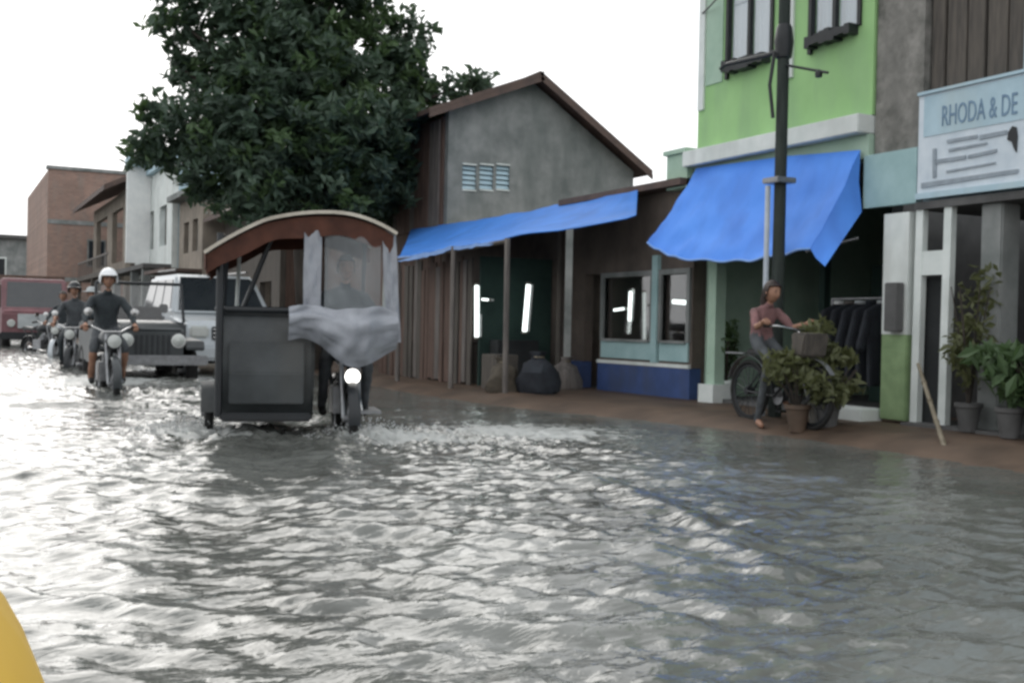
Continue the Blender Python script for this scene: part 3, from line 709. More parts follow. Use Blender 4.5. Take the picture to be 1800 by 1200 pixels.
br = MB().tube([(PX, PY, z3), (PX, l2.y, l2.z)], .016, 6).build('bracket', 'iron', po, smooth=True)
MB().lathe([(.0, -.05), (.035, -.04), (.04, 0), (.025, .03), (.0, .04)], (PX, l2.y + .13, l2.z + .02), n=8).build('insulator', 'iron', br, smooth=True)
MB().lathe([(.02, -.16), (.085, -.12), (.105, .05), (.085, .2), (.03, .3)], (PX + .01, PY, z1 + .02), n=12).build('clamp', 'iron', po, smooth=True)
MB().tube([(PX - .1, PY + .02, z1 - .05), (PX - .13, PY + .05, z1 - .4), (PX - .1, PY + .02, z1 - .75)], .02, 6).build('cable_loop', 'iron', po, smooth=True)

ea = onX(1232, 26, 8.78)
MB().tube([Vector((PX, PY, 5.75)).lerp(Vector((8.79, ea.y, ea.z)), t) - Vector((0, 0, .5 * t * (1 - t))) for t in np.linspace(0, 1, 13)], .012, 5).build('service_cable', 'iron', po, smooth=True)
# leaning bamboo stick
a = onX(1614, 640, 8.35); b = onZ(1667, 806, -.02)
o = empty('bamboo_stick', b, label='long bamboo stick leaning towards the white door frame', cat='stick')
pts = [b.lerp(a, t) for t in np.linspace(0, 1, 9)]
MB().tube(pts, [.024, .023, .023, .022, .021, .02, .02, .019, .018], 8).build('cane', 'bamboo', o, smooth=True)
for t in (.15, .36, .57, .78):
    p = b.lerp(a, t); MB().tube([p, p + (a - b).normalized() * .012], .027, 8).build('node', 'bamboo', o, smooth=True)

# ================================================================== PLANTS
def leaves(mb, c, rad, n, size, seed, flat=1.0, mi=0):
    rnd = random.Random(seed); c = Vector(c)
    for _ in range(n):
        d = Vector((rnd.gauss(0, 1), rnd.gauss(0, 1), rnd.gauss(0, 1))).normalized() * (rnd.random() ** .45)
        p = c + Vector((d.x * rad[0], d.y * rad[1], d.z * rad[2]))
        nrm = Vector((rnd.gauss(0, 1), rnd.gauss(0, 1), rnd.gauss(0, 1) + flat)).normalized()
        u = nrm.orthogonal().normalized(); u.rotate(Matrix.Rotation(rnd.random() * 6.28, 3, nrm)); v = nrm.cross(u)
        s = size * rnd.uniform(.6, 1.3); L, W = s, s * .42
        mb.add([p - u * L * .5, p + v * W * .5 + nrm * W * .12, p + u * L * .5 - nrm * L * .1, p - v * W * .5 + nrm * W * .12], [(0, 1, 2), (0, 2, 3)], mi)
def potted(loc, h, r, label, pot='pot_grey', lm='leaf_light', seed=1, ls=.13, n=240, pr=.12):
    o = empty('potted_plant', loc, label=label, cat='plant', group='potted plants along the shop fronts')
    x, y, z = loc
    p = MB().lathe([(pr * .65, 0), (pr * .95, .22), (pr * 1.08, .23), (pr * 1.08, .27), (pr * .9, .27), (pr * .85, .22)], loc, n=16).build('pot', pot, o, smooth=True)
    mb = MB()
    rnd = random.Random(seed)
    for k in range(6):
        a = rnd.random() * 6.28; mb.tube([(x, y, z + .2), (x + .3 * r * math.cos(a), y + .3 * r * math.sin(a), z + .2 + h * .4), (x + .7 * r * math.cos(a), y + .7 * r * math.sin(a), z + .2 + h * .8)], [.014, .01, .005], 5)
    mb.build('stem', 'bark', o)
    mb = MB()
    for k in range(9):
        a = rnd.random() * 6.28; q = rnd.uniform(.1, .65) * r
        leaves(mb, (x + q * math.cos(a), y + q * math.sin(a), z + .28 + h * rnd.uniform(.12, .88)), (r * .5, r * .5, h * .2), n // 9, ls, seed * 31 + k, .4)
    mb.build('foliage', lm, o)
pA = onX(1402, 724, 7.5); pB = onX(1455, 724, 7.75); pC = onX(1440, 722, 7.85)
potted((pA.x, pA.y, .04), .55, .42, 'bushy olive plant in a small brown pot in front of the bicycle', lm='leaf_olive', pot='mud', seed=3, n=620)
potted((pB.x, pB.y, .05), .52, .4, 'low olive plant in a small dark pot next to the white step', lm='leaf_olive', pot='concrete_dark', seed=5, n=600)
potted((pC.x, pC.y, .05), .8, .3, 'tallest olive plant of the potted group by the utility pole', lm='leaf_olive', seed=8, n=560)
p = onX(1275, 690, 9.0); potted((9.0, p.y, .12), .75, .25, 'green potted plant behind the rear wheel of the bicycle', lm='leaf_light', pot='white_paint', seed=12)
p = onX(1775, 735, 8.45); potted((8.45, p.y, .12), .55, .42, 'broad green potted plant under the shop sign', lm='leaf_light', pot='concrete_dark', seed=15, ls=.2, n=330)
p = onX(1835, 735, 8.5); potted((8.5, p.y, .12), .6, .4, 'green potted plant at the counter of the sign shop', lm='leaf_light', pot='concrete_dark', seed=16, ls=.2)
p = onX(1702, 735, 8.6); potted((8.6, p.y, .12), 1.45, .26, 'tall thin pale plant climbing beside the white door frame', lm='leaf_olive', pot='concrete_dark', seed=19, ls=.12, n=330)

# big tree
def tree():
    bx0, by0 = 6.6, 21.7
    o = empty('tree', (bx0, by0, 0), label='large dense dark green broadleaf tree towering behind the tricycle', cat='tree')
    D = 21.7
    cl = []   # (px, py, radius px, depth offset)
    spec = [(300, 25, 42, 0), (340, 50, 42, .4), (405, 15, 62, 0), (480, -10, 90, 0), (560, 10, 80, .5), (620, -10, 60, 0), (500, 80, 110, -.6), (418, 118, 60, .3), (325, 125, 30, .2),
            (350, 120, 40, .6), (440, 180, 110, -.8), (560, 160, 120, -1), (640, 100, 90, .3), (690, 90, 55, 0), (728, 50, 26, .2), (715, 105, 36, .1), (700, 150, 60, .3), (650, 200, 95, -.6),
            (265, 190, 26, .1), (275, 245, 45, 0), (325, 238, 46, .2), (370, 250, 90, -.3), (450, 280, 110, -1), (560, 270, 130, -1.2), (660, 280, 95, -.5), (700, 300, 70, 0), (400, 320, 65, .3), (340, 310, 38, .5),
            (470, 345, 60, .3), (560, 345, 70, .4), (640, 350, 62, .6), (700, 345, 50, .6), (745, 190, 45, .2), (790, 165, 34, -.2), (835, 140, 22, -.3), (770, 210, 30, 0), (600, -60, 110, 0), (450, -80, 110, 0), (350, -40, 70, .3),
            (250, 270, 24, .2), (745, 250, 32, .5), (520, 120, 130, .8), (500, 230, 140, .9), (610, 250, 120, .9), (415, 200, 70, .8), (690, 230, 70, .2), (730, 150, 40, .2), (730, 310, 40, .6), (600, 330, 90, .2), (500, 330, 80, .1), (420, 345, 45, .5)]
    mb = MB(); rnd = random.Random(3); pts = []
    for i, (px, py, r, dz) in enumerate(spec):
        c = onY(px, py, D + dz); rr = r * c.length / FPX * 1.0
        pts.append((c, rr))
        m = max(14, int(rr ** 2 * 260))
        # leaf tufts inside the lobe, kept toward its skin, with gaps
        nt_ = max(7, int(rr ** 2 * 44))
        for k in range(nt_):
            d = Vector((rnd.gauss(0, 1), rnd.gauss(0, 1), rnd.gauss(0, 1))).normalized() * (rnd.uniform(.3, 1.06))
            q = c + d * rr
            leaves(mb, q, (.27, .27, .2), 22, .25, i * 977 + k, .8, mi=0 if rnd.random() < .8 else 1)
    mb.build('crown', ['leaf', 'leaf_light'], o)
    tb = MB()
    tr = [Vector((bx0, by0, -.1)), Vector((bx0 + .05, by0, 1.2)), Vector((bx0 - .08, by0, 2.6)), Vector((bx0 + .05, by0, 4.2)), Vector((bx0, by0, 6.2))]
    tb.tube(tr, [.36, .28, .24, .2, .1], 12)
    for c, rr in pts[::2]:
        s_ = tr[2].lerp(tr[4], min(1, max(0, (c.z - 3.2) / 5)))
        mid = s_.lerp(c, .5) + Vector((0, 0, -.15))
        tb.tube([s_, mid, c], [.09, .05, .02], 6)
    tb.build('trunk', 'bark', o, smooth=True)
tree()

# ================================================================== PEOPLE
def head_mesh(mb, c, fwd, up, s=1.0, mi=0):
    """head about .23 m tall with brow, nose, chin and ears"""
    c = Vector(c); f = Vector(fwd).normalized(); u = (Vector(up) - f * f.dot(Vector(up))).normalized(); r = f.cross(u)
    n, m_ = 20, 14; v = []; fc = []
    for i in range(m_ + 1):
        th = math.pi * i / m_
        for j in range(n):
            ph = 2 * math.pi * j / n
            x, y, z = math.sin(th) * math.sin(ph), math.sin(th) * math.cos(ph), math.cos(th)
            a, b, h = .077, .096, .118
            if z < 0: a *= 1 - .32 * z * z; b *= 1 - .12 * z * z
            yy_ = y * b
            if y > .5:
                wx = math.exp(-(x / .16) ** 2)
                yy_ += .022 * wx * math.exp(-((z + .12) / .16) ** 2)                  # nose
                yy_ -= .010 * math.exp(-((abs(x) - .4) / .16) ** 2) * math.exp(-((z - .06) / .1) ** 2)   # eye sockets
                yy_ += .006 * math.exp(-(x / .3) ** 2) * math.exp(-((z + .45) / .07) ** 2)   # lips
                yy_ += .008 * wx * math.exp(-((z + .85) / .15) ** 2)
            v.append(c + (r * (x * a) + f * yy_ + u * (z * h)) * s)
    for i in range(m_):
        for j in range(n): fc.append((i * n + j, i * n + (j + 1) % n, (i + 1) * n + (j + 1) % n, (i + 1) * n + j))
    mb.add(v, fc, mi)
    for sg_ in (-1, 1):      # eyes and brows, mouth
        e = c + (r * (sg_ * .031) + f * .083 + u * .008) * s
        mb.tube([e - r * .011 * s, e + f * .003 * s, e + r * .011 * s], [.003 * s, .007 * s, .003 * s], 6, 4)
        e = e + (u * .02 + f * .004) * s; mb.tube([e - r * .014 * s, e + u * .003 * s, e + r * .014 * s], [.003 * s, .005 * s, .003 * s], 5, 4)
    e = c + (f * .092 - u * .055) * s; mb.tube([e - r * .02 * s, e + f * .006 * s, e + r * .02 * s], [.002 * s, .005 * s, .002 * s], 5, 5)
    for sg_ in (-1, 1):
        e = c + (r * (sg_ * .078) - u * .01) * s
        mb.tube([e + (u * .03 - f * .008) * s, e + (r * sg_ * .012) * s, e - u * .028 * s], [.008 * s, .013 * s, .006 * s], 6, mi)
def hand(mb, wrist, d, palmn, s=1.0, curl=1.0, mi=0):
    wrist = Vector(wrist); d = Vector(d).normalized(); nrm = Vector(palmn); nrm = (nrm - d * nrm.dot(d)).normalized(); sd_ = d.cross(nrm)
    mb.tube([wrist, wrist + d * .045 * s, wrist + d * .085 * s], [.026 * s, .036 * s, .033 * s], 8, mi)
    for k, (o_, L) in enumerate(((-.028, .062), (-.009, .075), (.01, .07), (.028, .055))):
        b = wrist + d * .08 * s + sd_ * o_ * s; p1 = b + (d * .9 + nrm * .3 * curl).normalized() * L * .45 * s
        p2 = p1 + (d * .35 + nrm * .9 * curl).normalized() * L * .35 * s; p3 = p2 + (-d * .35 * curl + nrm * .7).normalized() * L * .3 * s
        mb.tube([b, p1, p2, p3], [.0095 * s, .009 * s, .008 * s, .006 * s], 6, mi)
    b = wrist + d * .03 * s - sd_ * .03 * s
    mb.tube([b, b - sd_ * .03 * s + d * .02 * s + nrm * .012 * s, b - sd_ * .035 * s + d * .045 * s + nrm * .03 * s], [.012 * s, .0105 * s, .008 * s], 6, mi)
def person(root, J, fwd, mats, hands=True, lookup=(0, 0, 1), k=1.0):
    """J: joints. one skinned body surface + head + hands + shoes in a single mesh"""
    names = list(J); bm = bmesh.new(); ly = bm.verts.layers.skin.verify(); vt = {}
    rad = dict(pelvis=.135, waist=.125, chest=.15, neck=.058, neck_top=.052, sh_l=.072, sh_r=.072, el_l=.046, el_r=.046, wr_l=.03, wr_r=.03, hip_l=.095, hip_r=.095,
               kn_l=.062, kn_r=.062, an_l=.04, an_r=.04, toe_l=.034, toe_r=.034)
    rad = {a: b * k for a, b in rad.items()}
    for nme in names:
        if nme in ('head',): continue
        v = bm.verts.new(J[nme]); v[ly].radius = (rad[nme],) * 2; v[ly].use_root = (nme == 'pelvis'); vt[nme] = v
    ed = [('pelvis', 'waist'), ('waist', 'chest'), ('chest', 'neck'), ('neck', 'neck_top')]
    for s in 'lr': ed += [('chest', 'sh_' + s), ('sh_' + s, 'el_' + s), ('el_' + s, 'wr_' + s), ('pelvis', 'hip_' + s), ('hip_' + s, 'kn_' + s), ('kn_' + s, 'an_' + s), ('an_' + s, 'toe_' + s)]
    for a, b in ed: bm.edges.new((vt[a], vt[b]))
    me = bpy.data.meshes.new('tmp'); bm.to_mesh(me); bm.free()
    to = bpy.data.objects.new('tmp', me); col.objects.link(to)
    sk = to.modifiers.new('skin', 'SKIN'); sk.branch_smoothing = .5; sub = to.modifiers.new('sub', 'SUBSURF'); sub.levels = 2
    dg = bpy.context.evaluated_depsgraph_get(); em = bpy.data.meshes.new_from_object(to.evaluated_get(dg))
    vs_ = [tuple(v.co) for v in em.vertices]; fs = [tuple(p.vertices) for p in em.polygons]
    bpy.data.objects.remove(to); bpy.data.meshes.remove(me)
    vs_ = [tuple(Vector(v) + Vector((noise.noise(Vector(v) * 14), noise.noise(Vector(v) * 14 + Vector((5, 0, 0))), .5 * noise.noise(Vector(v) * 17))) * .011) for v in vs_]
    seg = {('pelvis', 'waist'): 1, ('waist', 'chest'): 1, ('chest', 'neck'): 1, ('neck', 'neck_top'): 0}
    for s in 'lr': seg.update({('chest', 'sh_' + s): 1, ('sh_' + s, 'el_' + s): 1, ('el_' + s, 'wr_' + s): mats.get('forearm', 0), ('pelvis', 'hip_' + s): 2, ('hip_' + s, 'kn_' + s): 2,
                               ('kn_' + s, 'an_' + s): mats.get('calf', 2), ('an_' + s, 'toe_' + s): 3})
    def near(p):
        best = None
        for (a, b), mi in seg.items():
            A_, B_ = Vector(J[a]), Vector(J[b]); ab = B_ - A_; t = max(0, min(1, (p - A_).dot(ab) / ab.length_squared))
            dd = (A_ + ab * t - p).length / ((rad[a] + rad[b]) / 2 + .02)
            if best is None or dd < best[0]: best = (dd, mi)
        return best[1]
    mb = MB(); b0 = 0; mb.v = list(vs_)
    for f in fs:
        c = sum((Vector(vs_[i]) for i in f), Vector()) / len(f); mb.f.append(f); mb.mi.append(near(c))
    head_mesh(mb, J['head'], fwd, lookup, 1.0 if k == 1 else .93, 0)
    if hands:
        for s in 'lr':
            d = Vector(J['wr_' + s]) - Vector(J['el_' + s]); hand(mb, J['wr_' + s], d, (0, 0, -1), .95, 1.0, 0)
    o = mb.build('body', ['skin', mats['top'], mats['legs'], mats.get('shoe', 'rubber'), 'hair', 'shirt_pink'], root, smooth=True)
    return o
def hair(root, c, fwd, m='hair', long=False, bun=False):
    c = Vector(c); f = Vector(fwd).normalized(); u = Vector((0, 0, 1)); r = f.cross(u).normalized(); n = 18; mb = MB(); rows_ = []
    for i in range(9):
        th = math.pi * .62 * i / 8; row = []
        for j in range(n + 1):
            ph = 2 * math.pi * j / n; x, y, z = math.sin(th) * math.sin(ph), math.sin(th) * math.cos(ph), math.cos(th)
            k = 1.0
            if y > .35 and z < .55: z = .55 + (z - .55) * .12; k = 1.0
            wob = 1 + .05 * noise.noise(Vector((x * 6, y * 6, z * 6)))
            row.append(c + (r * x * .09 + f * (y * .108 - .006) + u * z * .132) * wob)
        rows_.append(row)
    mb.grid(rows_, thick=.006)
    if long:
        mb.tube([c - f * .075 + u * .03, c - f * .115 - u * .08, c - f * .12 - u * .24, c - f * .1 - u * .4], [.055, .06, .05, .015], 10)
    mb.build('hair', m, root, smooth=True)
def helmet(root, c, fwd, m='helmet'):
    c = Vector(c); f = Vector(fwd).normalized(); u = Vector((0, 0, 1)); r = f.cross(u).normalized(); n = 20; mb = MB(); rows_ = []
    for i in range(10):
        th = math.pi * .64 * i / 9; row = []
        for j in range(n + 1):
            ph = 2 * math.pi * j / n; x, y, z = math.sin(th) * math.sin(ph), math.sin(th) * math.cos(ph), math.cos(th)
            if y > .45 and z < .3: z = .3 + (z - .3) * .08
            row.append(c + r * x * .125 + f * y * .14 + u * (z * .15 + .01))
        rows_.append(row)
    mb.grid(rows_, thick=.012); o = mb.build('helmet', m, root, smooth=True)
    rows_ = [[c + f * (.143 * math.cos(a) + .012 + k * .035) + r * .125 * math.sin(a) + u * (.055 - k * .012) for a in np.linspace(-1.1, 1.1, 11)] for k in range(2)]
    MB().grid(rows_, thick=.006).build('peak', 'black_paint', o, smooth=True)

# ================================================================== VEHICLES
def wheel(root, c, r, wd, rim='steel', spokes=10, axis='X', name='wheel'):
    c = Vector(c)
    prof = []
    ring = [c + Vector((0, r * .9 * math.cos(a), r * .9 * math.sin(a))) for a in np.linspace(0, 2 * math.pi, 33)[:-1]]
    t = MB().tube(ring, wd / 2, 10, closed=True).build(name, 'rubber', root, smooth=True)
    mb = MB(); ring = [c + Vector((0, r * .79 * math.cos(a), r * .79 * math.sin(a))) for a in np.linspace(0, 2 * math.pi, 29)[:-1]]
    mb.tube(ring, wd * .28, 6, closed=True); mb.tube([c - Vector((wd * .9, 0, 0)), c + Vector((wd * .9, 0, 0))], r * .12, 8)
    for k in range(spokes):
        a = 2 * math.pi * k / spokes; mb.tube([c + Vector((wd * .4 * (-1) ** k, 0, 0)), c + Vector((0, r * .78 * math.cos(a), r * .78 * math.sin(a)))], .005, 4)
    mb.build('rim', rim, t, smooth=True)
    return t
def motorcycle_parts(t, paint='black_paint', lit=False, x=0.0, mirrors=True):
    X = Vector((x, 0, 0))
    P = lambda *p: X + Vector(p)
    wheel(t, P(0, -.64, .29), .29, .085, spokes=12); wheel(t, P(0, .6, .29), .29, .1, spokes=12)
    mb = MB()
    for s in (-1, 1): mb.tube([P(s * .07, -.64, .29), P(s * .08, -.5, .68), P(s * .08, -.42, .93)], .022, 8)
    mb.bar(P(-.1, -.46, .84), P(.1, -.46, .84), .04).build('fork', 'steel', t, smooth=True)
    rows_ = [[P(.055 * math.sin(b) , -.64 - .33 * math.cos(a) , .29 + .33 * math.sin(a) + .03 * math.cos(b)) for b in np.linspace(-1.5, 1.5, 7)] for a in np.linspace(-.2, 2.6, 14)]
    MB().grid(rows_, thick=.006).build('front_fender', paint, t, smooth=True)
    rows_ = [[P(.065 * math.sin(b), .6 + .35 * math.cos(a), .29 + .34 * math.sin(a) + .03 * math.cos(b)) for b in np.linspace(-1.5, 1.5, 7)] for a in np.linspace(0, 2.0, 12)]
    MB().grid(rows_, thick=.006).build('rear_fender', paint, t, smooth=True)
    HZ = .68 if lit else .84; HY = -.7 if lit else -.58
    HS = .8 if lit else 1
    h = MB().lathe([(.03 * HS, .12), (.075 * HS, .08), (.1 * HS, 0), (.1 * HS, -.02)], P(0, HY, HZ), 'Y', 18).build('headlight', 'black_paint', t, smooth=True)
    MB().lathe([(.088 * HS, -.021), (.088 * HS, -.03), (.05 * HS, -.045), (.0, -.05)], P(0, HY, HZ), 'Y', 18).build('lens', 'lamp' if lit else 'lens', h, smooth=True)
    hb = MB().tube([P(-.36, -.2, 1.0), P(-.24, -.28, 1.03), P(-.1, -.42, .96), P(.1, -.42, .96), P(.24, -.28, 1.03), P(.36, -.2, 1.0)], .014, 7).build('handlebar', 'chrome', t, smooth=True)
    for s in (-1, 1): MB().tube([P(s * .25, -.275, 1.027), P(s * .37, -.192, .998)], .02, 8).build('grip', 'rubber', hb, smooth=True)
    if mirrors:
        for s in (-1, 1):
            m_ = MB().tube([P(s * .22, -.3, 1.03), P(s * .28, -.3, 1.2)], .006, 5).build('mirror', 'black_paint', t)
            MB().lathe([(.0, .015), (.05, .01), (.055, 0), (.0, -.005)], P(s * .29, -.3, 1.22), 'Y', 12).build('mirror_glass', 'chrome', m_, smooth=True)
    rows_ = []
    for i, (y, wx, z0, z1) in enumerate(((-.4, .06, .82, .9), (-.3, .12, .75, .99), (-.1, .14, .74, 1.0), (.06, .11, .74, .92), (.12, .07, .76, .86))):
        rows_.append([P(wx * math.cos(a), y, (z0 + z1) / 2 + (z1 - z0) / 2 * math.sin(a)) for a in np.linspace(0, 2 * math.pi, 15)])
    MB().grid(rows_).build('fuel_tank', paint, t, smooth=True)
    MB().prism([(.08, .8), (.14, .9), (.3, .86), (.7, .9), (.78, .88), (.76, .8)], 'X', x - .13, x + .13).build('seat', 'seat', t, bevel=.02, smooth=True)
    mb = MB(); mb.tube([P(0, -.4, .9), P(0, -.3, .55), P(0, -.05, .32), P(0, .35, .34), P(0, .6, .3)], .022, 7)
    for s in (-1, 1): mb.tube([P(s * .09, .7, .8), P(s * .1, .35, .5), P(s * .09, .6, .3)], .016, 6)
    mb.build('frame', 'black_paint', t, smooth=True)
    MB().box(x - .13, x + .13, -.2, .2, .3, .56).lathe([(.09, 0), (.1, .02), (.085, .04), (.1, .06), (.085, .08), (.1, .1), (.08, .13)], P(0, -.12, .55), n=12).build('engine', 'steel', t, bevel=.012)
    MB().tube([P(.12, -.15, .5), P(.16, -.2, .3), P(.16, .1, .24), P(.17, .6, .28), P(.17, .95, .34)], [.018, .02, .024, .04, .04], 8).build('exhaust', 'chrome', t, smooth=True)

def rider(root, helm=None, mats=None, z=0, fwd=(0, -1, 0), hat=None):
    J = dict(pelvis=(0, .3, .95), waist=(0, .27, 1.12), chest=(0, .19, 1.33), neck=(0, .13, 1.48), neck_top=(0, .09, 1.55), head=(0, .06, 1.66),
             sh_l=(-.19, .17, 1.4), sh_r=(.19, .17, 1.4), el_l=(-.3, -.02, 1.17), el_r=(.3, -.02, 1.17), wr_l=(-.31, -.19, 1.06), wr_r=(.31, -.19, 1.06),
             hip_l=(-.1, .24, .93), hip_r=(.1, .24, .93), kn_l=(-.2, -.14, .74), kn_r=(.2, -.14, .74), an_l=(-.2, .1, .33), an_r=(.2, .1, .33), toe_l=(-.2, -.05, .28), toe_r=(.2, -.05, .28))
    person(root, J, fwd, mats)
    if helm: helmet(root, J['head'], fwd, helm)
    elif hat:
        hair(root, J['head'], fwd)
        c = Vector(J['head']); h = MB().lathe([(.0, .15), (.06, .148), (.1, .12), (.112, .06), (.2, .045), (.2, .038), (.11, .04)], c, n=20).build('hat', hat, root, smooth=True)
    else: hair(root, J['head'], fwd)

ROAD = BED + .005
def tricycle(loc, rz, label, grp, valance='red_cloth', panel='side_panel', lit=True, curtain=True):
    t = empty('tricycle', loc, rz, local=True, label=label, cat='tricycle', group=grp)
    motorcycle_parts(t, 'black_paint', lit, mirrors=False)
    # sidecar tub, rounded at the front
    prof = [(-.46, .3), (-.56, .5), (-.6, .85), (-.56, 1.18), (-.5, 1.24), (.72, 1.24), (.8, 1.2), (.85, .8), (.82, .34), (.7, .26), (-.36, .26)]
    MB().prism(prof, 'X', -1.22, -.34).build('sidecar_body', panel, t, bevel=.03, smooth=True)
    MB().tube([(-1.2, .78, 1.26), (-1.23, -.45, 1.27), (-1.16, -.56, 1.27), (-.4, -.56, 1.27), (-.33, -.45, 1.27)], .03, 8).build('rim_rail', 'black_paint', t, smooth=True)
    MB().prism([(-.645, .42), (-.66, .7), (-.64, .98), (-.6, .98), (-.62, .7), (-.6, .42)], 'X', -1.12, -.44).build('front_panel', panel, t, bevel=.01)
    MB().box(-1.2, -.36, -.66, -.58, .26, .34).build('bumper', 'black_paint', t, bevel=.02)
    wheel(t, (-1.3, .35, .26), .26, .09, spokes=8)
    rows_ = [[(-1.3 + .08 * k, .35 + .31 * math.cos(a), .26 + .31 * math.sin(a)) for k in (-1, 0, 1)] for a in np.linspace(.1, 3.04, 12)]
    MB().grid(rows_, thick=.01).build('sidecar_fender', panel, t, smooth=True)
    bx('sidecar_seat', 'seat', t, -1.15, -.42, .35, .75, 1.0, 1.28)
    # posts and braces
    for nm, p, q, m_, r_ in (('post', (-1.18, -.5, 1.26), (-1.16, -.58, 1.93), 'black_paint', .028), ('post', (-1.2, .78, .4), (-1.22, .85, 1.9), 'white_paint', .024), ('post', (-.36, -.5, 1.2), (-.36, -.6, 2.1), 'steel', .02),
                      ('post', (-.3, .8, .8), (-.3, .85, 2.1), 'black_paint', .022), ('post', (.24, .75, .7), (.27, .8, 2.05), 'black_paint', .02), ('post', (.3, -.55, 1.0), (.3, -.68, 2.03), 'white_paint', .02)):
        MB().tube([p, q], r_, 8).build(nm, m_, t, smooth=True)
    MB().tube([(-1.0, -.45, 1.28), (-.72, -.55, 2.02)], .024, 8).build('brace', 'black_paint', t, smooth=True)
    MB().tube([(-1.05, .8, 1.26), (-1.03, .8, 1.9)], .02, 8).build('brace', 'white_paint', t, smooth=True)
    # arched canopy roof
    def arch(x):
        d = x + .2
        return 2.2 - (.17 * (d / .58) ** 2 if d > 0 else .1 * (d / .65) ** 2 + max(0, -.82 - x) * .16)
    xs = np.linspace(-1.36, .38, 25)
    rows_ = [[(x, y, arch(x) - .03 * ((y - .1) / 1.0) ** 2) for x in xs] for y in np.linspace(-.86, 1.05, 13)]
    MB().grid(rows_, thick=.03).build('roof', 'canvas', t, smooth=True)
    # dark red valance hanging inside the edge, gently scalloped
    for nm, ye in (('front_valance', -.8), ('rear_valance', 1.0)):
        rows_ = []
        for k in range(5):
            rows_.append([(x, ye + .012 * math.sin(x * 28) * k / 4 + .06 * k / 4 * (1 if ye < 0 else -1), arch(x) - .075 - (.047 * k) * (.93 + .07 * math.sin(x * 11))) for x in np.linspace(-1.33, .35, 57)])
        MB().grid(rows_, thick=.006).build(nm, valance, t, smooth=True)
    rows_ = [[(-1.345 + .01 * math.sin(y * 20), y, arch(-1.345) - .035 - .05 * k) for y in np.linspace(-.8, 1.0, 30)] for k in range(4)]
    MB().grid(rows_, thick=.006).build('side_valance', valance, t, smooth=True)
    rows_ = [[(x, y, arch(x) - .075) for x in xs[1:-1]] for y in (-.79, 1.0)]
    MB().grid(rows_, thick=.01).build('roof_lining', valance, t, smooth=True)
    if curtain:
        # clear rain curtain on the driver's side with pale edges, and a bundled grey tarp over the handlebar
        def cur(x, z): return -.74 - .10 * max(0, (1.75 - z)) + .015 * math.sin(x * 9 + z * 5)
        rows_ = [[(x, cur(x, z), z) for x in np.linspace(-.28, .24, 15)] for z in np.linspace(1.98, 1.2, 12)]
        MB().grid(rows_, thick=.003).build('rain_curtain', 'plastic', t, smooth=True)
        for s, x0, x1 in ((0, -.46, -.3), (1, .25, .38)):
            rows_ = [[((x0 + (x1 - x0) * k / 4) + (.06 * (1.9 - z) if s else -.01), cur(x0, z) + .02 * math.sin(k * 2.1 + z * 9), z) for k in range(5)] for z in np.linspace(2.02, 1.0 if s else 1.2, 16)]
            MB().grid(rows_, thick=.004).build('curtain_edge', 'grey_tarp', t, smooth=True)
        rows_ = []
        for i in range(31):
            z = 1.3 - .5 * i / 30; row = []
            for k in range(41):
                x = -.6 + 1.0 * k / 40; hang = .12 * math.exp(-((x + .02) / .2) ** 2)
                bot = 1.02 - .26 * math.exp(-((x - .05) / .3) ** 2) 
                zz = 1.3 - (1.3 - bot) * i / 30 + .02 * math.sin(x * 11)
                yb = -.72 - .17 * math.sin(math.pi * min(1, i / 30 * .75 + .2)) - hang
                q_ = i / 30
                yb += .03 * noise.noise(Vector((x * 4, zz * 5, 1))) + (.008 + .022 * q_) * math.sin(x * 24 + 5 * noise.noise(Vector((x * 3, zz * 4, 4)))) + .022 * math.exp(-((q_ - .16) / .07) ** 2) + .012 * math.sin(q_ * 16 + 6 * noise.noise(Vector((x * 2.5, 0, 8)))) * (1 - q_)
                row.append((x, yb, zz + .02 * noise.noise(Vector((x * 6, i * .3, 9)))))
            rows_.append(row)
        MB().grid(rows_, thick=.006).build('bundled_tarp', 'grey_tarp', t, smooth=True)
    MB().tube([(-1.21, -.585, .3), (-1.21, -.6, 1.95)], .035, 8).build('corner_post', 'black_paint', t, smooth=True)
    t.scale = (.95, .95, .97)
    # footboard
    MB().box(.1, .34, -.25, .3, .3, .33).build('footboard', 'steel', t)
    return t
T1 = (3.4, 9.95, ROAD)
tricycle(T1, R(-13), 'loaded tricycle with red-brown canopy and grey rain tarp ploughing through the flood, headlight on', 'tricycles in the flooded street')
dr_ = empty('person', T1, R(-13), local=True, label='driver in dark jacket seated behind the rain curtain of the red-canopied tricycle', cat='person')
rider(dr_, None, dict(top='shirt_dark', legs='trousers', forearm=1), hat=None)

def wake_splash(c, n, rad, h, label):
    o = empty('splash', (*c, 0), label=label, cat='splash', group='water thrown up by wheels')
    mb = MB(); rnd = random.Random(5)
    for _ in range(n):
        a = rnd.random() * 6.28; q = rad * rnd.random() ** .7; x, y = c[0] + q * math.cos(a), c[1] + q * .7 * math.sin(a); z = h * (1 - q / rad) * rnd.random() ** 1.6 + .01; s = rnd.uniform(.004, .011)
        mb.add([(x, y, z + s * 1.4), (x + s, y, z), (x - s * .5, y + s * .8, z), (x - s * .5, y - s * .8, z), (x, y, z - s)], [(0, 1, 2), (0, 2, 3), (0, 3, 1), (4, 2, 1), (4, 3, 2), (4, 1, 3)])
    mb.build('droplets', mat('spray', (.6, .62, .62), (.5, .52, .52), .2, 3), o, kind='stuff')
wake_splash((3.42, 9.3), 700, .6, .2, 'spray of muddy water around the front wheel of the red-canopied tricycle')
wake_splash((2.0, 10.35), 500, .5, .16, 'spray of muddy water beside the sidecar wheel of the red-canopied tricycle')

